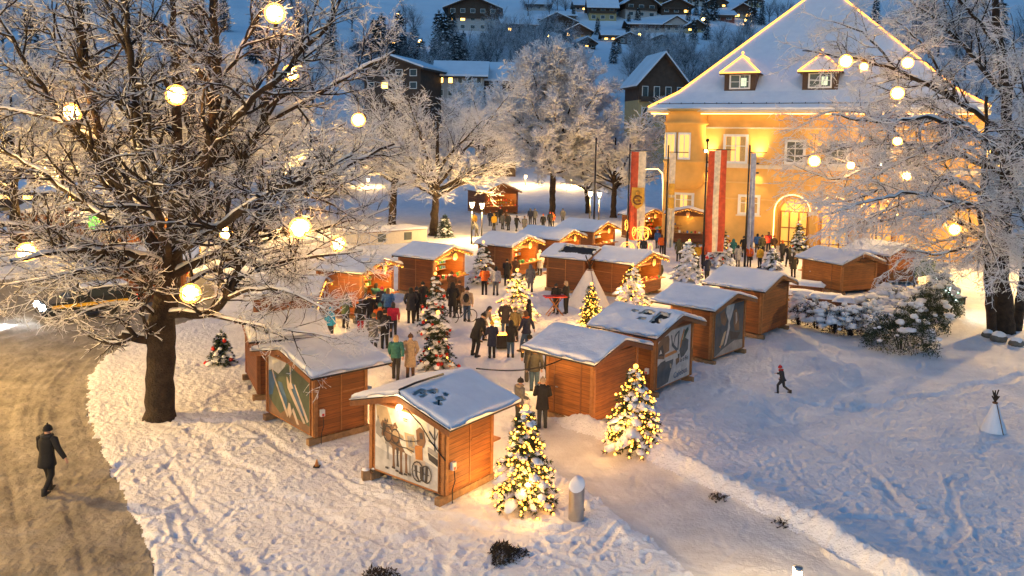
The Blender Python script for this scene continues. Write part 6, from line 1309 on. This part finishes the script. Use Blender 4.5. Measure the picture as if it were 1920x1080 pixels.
# sign boards on the far left
p = G(180, 480); t = thing('shop_sign', 'green and yellow lit sign board on a pole in the left background', 'sign', at(178, 418, p.y), 0); m = MB(); m.box((0, 0, 0), (.9, .12, 1.0), emit('sign_green', (.12, .75, .06), .9)); m.box((.75, 0, 0), (.6, .12, 1.0), emit('sign_yellow', (.9, .55, .08), .8)); m.build('board', t); m = MB(); m.tube([(0, .1, -p.z - at(178, 418, p.y).z), (0, .1, -.5)], .05, DARK, 6); m.build('pole', t)
# ---------------------------------------------------------------- village on the hillside
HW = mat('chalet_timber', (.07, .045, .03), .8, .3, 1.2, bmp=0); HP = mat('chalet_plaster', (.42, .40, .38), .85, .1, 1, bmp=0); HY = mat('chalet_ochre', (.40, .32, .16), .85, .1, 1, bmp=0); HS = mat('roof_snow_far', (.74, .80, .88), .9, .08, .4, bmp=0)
LITW = emit('chalet_window_lit', (1, .50, .10), 3.5); WD = mat('chalet_window_dark', (.03, .04, .055), .2, .2, 2, bmp=0)
def chalet(label, px, py, wpx, hpx, wall=HP, upper=HW, lit=(), nx=4, nf=2, ridge='view', rz=0, roofk=.42, depth=1.0, Y=None, drop=0, balcony=True, chim=False, cat='house', name='chalet'):
    p = hill(px, py) if Y is None else Vector((*at(px, py, Y)[:2], 0))
    if Y is not None: p.z = at(px, py, Y).z
    w = wpx * p.y / F; h = hpx * p.y / F; d = w * depth; t = thing(name, label, cat, p, rz, 'houses of the village on the hillside')
    he = h * (1 - roofk); base = -4 - drop
    m = MB(); m.box((0, d / 2, (base + he * .55) / 2), (w, d, he * .55 - base), wall)
    if ridge == 'view': m.prism([(-w / 2 - .02, he * .55), (w / 2 + .02, he * .55), (w / 2 + .02, he), (0, h * .97), (-w / 2 - .02, he)], 'y', -.02, d, upper)
    else: m.box((0, d / 2, he * .775), (w + .04, d + .04, he * .45), upper); m.prism([(-.02, he), (d + .02, he), (d / 2, h * .97)], 'x', -w / 2 - .02, w / 2 + .02, upper)
    m.build('wall', t)
    m = MB(); o = w * .10; th = .35
    if ridge == 'view':
        sl = (h - he) / (w / 2); ex = w / 2 + o; ez = he - sl * o
        for s in (-1, 1): m.prism([(0, h), (s * ex, ez), (s * ex, ez + th), (0, h + th)][::-s], 'y', -o * 1.2, d + o, HS); m.prism([(0, h - .02), (s * ex, ez - .02), (s * ex, ez - .4), (0, h - .4)][::s], 'y', -o * 1.2 + .1, d + o - .1, HW)
    else:
        sl = (h - he) / (d / 2); ey = d / 2 + o; ez = he - sl * o
        for s in (-1, 1): c = d / 2; m.prism([(c, h), (c + s * ey, ez), (c + s * ey, ez + th), (c, h + th)], 'x', -w / 2 - o, w / 2 + o, HS); m.prism([(c, h - .02), (c + s * ey, ez - .02), (c + s * ey, ez - .4), (c, h - .4)], 'x', -w / 2 - o + .1, w / 2 + o - .1, HW)
    rf = m.build('roof', t)
    if chim: m = MB(); m.box((w * .2, d * .5, h * .95), (.9, .9, h * .3), wall); m.build('chimney', rf)
    ww = w / nx * .42; wh = he / nf * .46; k = 0
    for f in range(nf):
        for i in range(nx):
            x = -w / 2 + w * (i + .5) / nx; z = he * (f + .5) / nf; k += 1
            m = MB(); m.box((x, -.07, z), (ww + .24, .1, wh + .24), WHITE if k not in lit else HW); wn = m.build('window', t); m = MB(); m.box((x, -.13, z), (ww, .03, wh), LITW if k in lit else WD); m.build('pane', wn)
    if balcony:
        m = MB(); m.box((0, -.55, he * .52), (w * .98, 1.0, .15), HW); m.box((0, -1.02, he * .52 + .5), (w * .98, .08, .9), HW); m.build('balcony', t)
    return t
chalet('big gabled chalet standing alone high on the snowy slope', 886, 58, 92, 62, HP, HW, (6, 7), 5, 3, roofk=.3, chim=False)
chalet('dark house with one bright orange window right of the big chalet', 975, 64, 62, 34, HW, HW, (1,), 3, 1, ridge='side', rz=.2)
chalet('snow-roofed house below a sloping field left of the round tree top', 1045, 62, 68, 36, HW, HW, (), 3, 1, rz=-.3)
chalet('small gabled house just above the round tree top', 1085, 74, 46, 28, HY, HW, (), 3, 1)
chalet('tall ochre-fronted house near the top edge in the middle', 1130, 40, 50, 46, HY, HW, (), 3, 2, ridge='side')
chalet('timber chalet with long balconies at the top edge right of the middle', 1202, 34, 62, 46, HP, HW, (), 3, 2, rz=.25)
chalet('long house with a wide snowy roof and a lamp at its wall', 1222, 62, 78, 28, HP, HW, (4,), 4, 1, ridge='side')
chalet('small white-gabled house with an arched balcony', 1268, 62, 42, 30, HP, HP, (), 3, 1, rz=-.1)
chalet('grey house with one yellow lit window near the top edge', 1268, 28, 56, 30, HW, HW, (3,), 3, 1, rz=.1)
chalet('red-brown cottage left of the tall firs by the hall roof', 1356, 40, 42, 22, mat('red_timber', (.16, .06, .045), .8, .2, 1, bmp=0), HW, (), 2, 1, ridge='side')
chalet('house with golden lit garden shrub under the hall roof line', 1392, 36, 40, 28, HY, HW, (1, 2), 2, 1, rz=-.2)
chalet('house with two small stacked lit windows above the round tree', 1150, 78, 40, 22, HP, HW, (1, 2), 3, 1, ridge='side')
chalet('chalet near the top edge left of the big alone chalet', 1010, 20, 44, 22, HP, HW, (), 3, 1, ridge='side')
chalet('brown barn gable with two tiny lights above the left stalls', 735, 172, 118, 66, HW, HW, (2,), 4, 2, Y=165, drop=14, roofk=.3, rz=-.35, depth=.8, balcony=False)
chalet('white hotel with two lit windows and swept snowy roofs', 862, 186, 88, 72, HP, HP, (6, 7), 5, 2, Y=172, drop=14, ridge='side', roofk=.35, balcony=False, name='hotel', cat='hotel')
chalet('long hotel wing with a row of dark windows and a long balcony', 950, 190, 100, 74, HP, HP, (), 7, 2, Y=176, drop=14, ridge='side', roofk=.42, rz=-.06, name='hotel', cat='hotel')
chalet('low snowy roofed shed in front of the hotel', 930, 250, 76, 40, HW, HW, (), 3, 1, Y=150, drop=10, ridge='side', balcony=False)
chalet('large dark timber chalet directly left of the town hall roof', 1240, 232, 92, 130, HY, HW, (2,), 4, 2, Y=165, drop=14, roofk=.40, rz=.22, depth=.8)
chalet('brown chalet seen through the twigs of the right tree', 1778, 300, 120, 96, HW, HW, (3,), 4, 2, Y=110, drop=10, roofk=.5, rz=-.2)
chalet('snow-roofed house at the right edge behind the frosted tree', 1880, 330, 110, 90, HP, HW, (2, 5), 4, 2, Y=120, drop=10, roofk=.4, rz=.3)
chalet('warmly lit inn behind the crown of the huge tree on the left', 120, 430, 260, 130, HY, HW, (1, 2, 4, 5, 7, 8, 10), 6, 2, Y=95, drop=4, roofk=.38, ridge='side', name='inn', cat='inn')
chalet('dark house high behind the crown of the huge tree', 420, 250, 130, 90, HW, HW, (2,), 4, 2, Y=160, drop=12, roofk=.4, rz=.2)
chalet('lit house behind the left crown at the foot of the slope', 560, 380, 150, 90, HY, HW, (1, 3, 6), 4, 2, Y=125, drop=4, roofk=.42, rz=.15)

HK = random.Random(9)
for i, (px, py, w_, h_, kw) in enumerate([(1095, 22, 34, 22, {}), (1168, 16, 36, 24, {}), (1232, 10, 40, 22, {}), (1308, 12, 38, 26, {}), (1345, 16, 34, 22, {}), (1415, 14, 30, 22, {}), (1062, 40, 34, 20, {}), (1180, 84, 40, 22, {}), (1305, 62, 36, 24, {}), (1018, 46, 34, 20, {}), (1100, 92, 36, 22, {}), (1240, 88, 44, 22, {}), (940, 86, 40, 24, {}), (690, 108, 60, 34, {}), (1000, 96, 40, 24, {})]):
    lab = ['tiny gabled house on the skyline slope above the ochre-fronted house', 'small dark house tucked beside the top timber chalet', 'roof peeping over the grey house at the top edge', 'small lit cottage right of the grey house', 'dark cottage above the red-brown cottage', 'topmost house right next to the hall roof ridge light', 'low house between the snow-roofed house and the ochre-fronted one', 'small house in the trees under the long lamp-lit house', 'lit cottage right of the white-gabled house', 'low dark house left of the snow-roofed house', 'small house half hidden by the round tree top', 'long low house in the wood below the white-gabled house', 'small house in the wood below the dark orange-lit house', 'dark house in the conifers left of the big chalet', 'lonely hut in the wood left of the round tree'][i]
    chalet(lab, px, py, w_, h_, [HP, HW, HY][i % 3], HW, (HK.randrange(1, 4),) if i % 2 == 0 else (), 3, 1, ridge='view' if i % 3 else 'side', rz=HK.uniform(-.4, .4), balcony=i % 2 == 0)
# lamps dotted over the slope
LAMPH = emit('slope_lamp', (1, .55, .14), 14)
for i, (px, py, lab) in enumerate([(738, 85, 'left conifers'), (960, 42, 'dark house on the slope'), (1199, 68, 'long house on the slope'), (1318, 38, 'firs below the cottage'), (1398, 40, 'golden shrub'), (1026, 70, 'snow-roofed house'), (1066, 68, 'small gabled house'), (745, 30, 'top left slope'), (787, 82, 'middle conifers')]):
    p = hill(px, py + 8); q = at(px, py, p.y) - p; t = thing('slope_lamp', 'small orange lamp glowing by the ' + lab, 'lamp', p, 0, 'orange lamps on the slope'); m = MB(); m.tube([(0, 0, 0), (0, 0, max(q.z, 2))], .12, DARK, 5); m.build('pole', t); m = MB(); m.ball((0, 0, max(q.z, 2) + .3), .62, LAMPH, 7, 5); m.build('lamp_globe', t)
# ---------------------------------------------------------------- trees on the slope
def copy_tree(src, loc, rz, sc, label=None):
    c = src.copy(); COL.objects.link(c); c.location = loc; c.rotation_euler = (0, 0, rz); c.scale = sc
    if label: c['label'] = label
    for ch in src.children: d = ch.copy(); COL.objects.link(d); d.parent = c
    return c
protos_c, protos_b = [], []
CL = 'dark snow-dusted conifer on the village hillside'; BL = 'bare blue-grey tree in the wooded belt of the hillside'
for sd in (3, 4):
    NV, NQ, SV, SQ, _ = conifer_np(14, 3.0, 15, 9, 4, sd, .45, 1.05, .30, .55, .08)
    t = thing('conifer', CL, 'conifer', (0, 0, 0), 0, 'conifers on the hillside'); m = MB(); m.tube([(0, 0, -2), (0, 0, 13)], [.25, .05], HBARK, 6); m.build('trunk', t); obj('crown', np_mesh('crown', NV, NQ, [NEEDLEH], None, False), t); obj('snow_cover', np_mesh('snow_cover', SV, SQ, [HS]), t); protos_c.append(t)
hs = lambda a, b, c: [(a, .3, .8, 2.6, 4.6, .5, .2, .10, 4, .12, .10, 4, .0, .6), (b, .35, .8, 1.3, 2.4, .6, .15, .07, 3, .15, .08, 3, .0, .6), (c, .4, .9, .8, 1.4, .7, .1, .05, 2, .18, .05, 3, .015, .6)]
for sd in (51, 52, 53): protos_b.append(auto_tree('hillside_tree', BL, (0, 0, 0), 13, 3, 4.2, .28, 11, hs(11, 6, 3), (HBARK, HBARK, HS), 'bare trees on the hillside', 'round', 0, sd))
g = random.Random(5); used = {}
def put(protos, px, py, hpx):
    p = hill(px, py); s = hpx * p.y / F / 13.5; src = protos[g.randrange(len(protos))]
    if src.name not in used: used[src.name] = 1; src.location = p; src.scale = (s, s, s); src.rotation_euler = (0, 0, g.uniform(0, 6)); return
    copy_tree(src, p, g.uniform(0, 6), (s * g.uniform(.85, 1.15), s * g.uniform(.85, 1.15), s))
for px, py, h in [(708, 150, 100), (735, 150, 90), (790, 150, 70), (832, 140, 105), (855, 150, 80), (808, 160, 60), (870, 160, 66), (690, 160, 80), (755, 140, 70), (1075, 40, 26), (1178, 62, 34), (1320, 44, 46), (1338, 40, 50), (1412, 46, 56), (1428, 48, 40), (1305, 30, 30), (1250, 96, 30), (1215, 96, 30), (1160, 102, 28), (620, 120, 80), (560, 110, 80), (480, 120, 90), (1870, 120, 110), (1800, 90, 100), (1730, 70, 80), (1640, 60, 60), (60, 140, 120), (160, 120, 110), (420, 60, 70), (715, 118, 84), (748, 122, 92), (775, 125, 70), (822, 118, 88), (846, 126, 96), (868, 124, 60), (700, 100, 60), (1195, 58, 40), (1300, 84, 44), (1325, 76, 40), (1290, 50, 34), (1120, 66, 30), (1068, 90, 34), (985, 88, 40), (1020, 100, 44), (905, 110, 46), (1150, 120, 40), (1230, 120, 40), (1280, 110, 44), (1400, 64, 40)]: put(protos_c, px, py, h)
for i in range(240):
    r = g.random()
    if r < .42: px, py, h = g.uniform(1180, 1420), g.uniform(105, 215), g.uniform(40, 66)
    elif r < .68: px, py, h = g.uniform(895, 1080), g.uniform(85, 190), g.uniform(40, 75)
    elif r < .80: px, py, h = g.uniform(650, 900), g.uniform(120, 215), g.uniform(50, 90)
    elif r < .90: px, py, h = g.uniform(-60, 640), g.uniform(60, 260), g.uniform(60, 110)
    else: px, py, h = g.uniform(1650, 1990), g.uniform(60, 260), g.uniform(60, 110)
    put(protos_b, px, py, h)
for px, py, h in [(660, 60, 70), (760, 60, 62), (775, 70, 58), (935, 60, 46), (990, 30, 40), (1045, 20, 40), (1400, 80, 50), (1380, 92, 44), (1442, 42, 44), (1458, 40, 40), (1475, 34, 36), (1350, 96, 50), (1030, 34, 40), (1060, 28, 36)]: put(protos_b, px, py, h)
# ---------------------------------------------------------------- sky and added blue fill
w = bpy.data.worlds.new('World'); S.world = w; w.use_nodes = True; nt = w.node_tree
bg = nt.nodes['Background']; sk = nt.nodes.new('ShaderNodeTexSky'); sk.sky_type = 'NISHITA'; sk.sun_disc = False
SUN_EL, SUN_ROT = math.radians(3.0), math.radians(200)
sk.sun_elevation = SUN_EL; sk.sun_rotation = SUN_ROT; sk.ozone_density = 6.0; sk.air_density = 1.2; sk.dust_density = .2
hs = nt.nodes.new('ShaderNodeMix'); hs.data_type = 'RGBA'; hs.blend_type = 'MULTIPLY'; hs.inputs[0].default_value = 1; hs.inputs[7].default_value = (1.0, 1.24, 1.0, 1)
nt.links.new(sk.outputs[0], hs.inputs[6]); nt.links.new(hs.outputs[2], bg.inputs['Color']); bg.inputs['Strength'].default_value = .15
dusk_fill = light('dusk_fill', 'SUN', (0, 0, 60), .36, (.48, .72, 1)); dusk_fill.data.angle = math.radians(110); dusk_fill.rotation_euler = Vector((.25, .85, -.45)).to_track_quat('-Z', 'Y').to_euler()  # broad blue lamp added to lift the hillside, standing in for sky glow
# street lamps that stand just outside the picture
def lamp_post(label, p, h, power, group='tall road lamps', col=SODIUM):
    t = thing('street_lamp', label, 'street lamp', p, 0, group)
    m = MB(); m.tube([(0, 0, 0), (0, 0, h)], [.07, .05], DARK, 8); m.build('pole', t)
    m = MB(); m.box((.25, 0, h), (.6, .22, .10), DARK); m.build('lamp_head', t); m = MB(); m.box((.3, 0, h - .056), (.4, .16, .01), STREET); m.build('lamp_glass', t)
    return light('pole_light', 'POINT', (.3, 0, h - .2), power, col, .12, t)
OR = (1, .575, .15)
lamp_post('tall road lamp left of the road beyond the walker', (-25, 24, 0), 7.5, 7200, col=OR)
lamp_post('tall road lamp left of the road behind the viewer', (-20, 6, 0), 8, 5600, col=OR)
lamp_post('tall lamp right of the snow field behind the frosted tree', (36, 50, 0), 8.5, 7000, col=OR)
def spot_post(label, px, py, h, pw, to, size=150):
    p = G(px, py); t = thing('street_lamp', label, 'street lamp', p, 0, 'tall road lamps'); m = MB(); m.tube([(0, 0, 0), (0, 0, h)], [.08, .055], DARK, 8); m.build('pole', t)
    d = (Vector(to) - p - Vector((0, 0, h))).normalized(); a = math.atan2(d.y, d.x); m = MB(); m.box((.12 * math.cos(a), .12 * math.sin(a), h), (.34, .3, .24), DARK, a); m.build('lamp_head', t); m = MB(); m.box((.30 * math.cos(a), .30 * math.sin(a), h - .02), (.02, .24, .18), STREET, a); m.build('lamp_glass', t)
    o = light('pole_light', 'SPOT', (.4 * math.cos(a), .4 * math.sin(a), h), pw, OR, .15, t); o.data.spot_size = math.radians(size); o.data.spot_blend = .5; o.rotation_euler = d.to_track_quat('-Z', 'Y').to_euler()
spot_post('tall floodlight mast between the town hall arches and the orange-brown stall', 1640, 482, 8.0, 8500, (20, 28, 0), 130)
m = MB(); m.box((-.16, -.12, 8.9), (.3, .3, .22), DARK); m.box((-.16, -.28, 8.88), (.22, .02, .16), STREET); m.build('added_flood_head', fp)  # added lamp head, gives the square's warm light a source
o = light('pole_light', 'SPOT', (-.16, -.4, 8.85), 5500, OR, .15, fp); o.data.spot_size = math.radians(120); o.data.spot_blend = .5; o.rotation_euler = Vector((-13, -22, -9)).to_track_quat('-Z', 'Y').to_euler()  # added spot on the flagpole, warms the snow of the square
lamp_post('tall lamp in the left background behind the huge tree', G(110, 470), 7, 3500, col=OR)
lamp_post('tall lamp behind the trunk of the huge tree', G(330, 500), 6.5, 2600, col=OR)
lamp_post('tall lamp behind the low pale wall', G(560, 440), 6.5, 3500, col=OR)
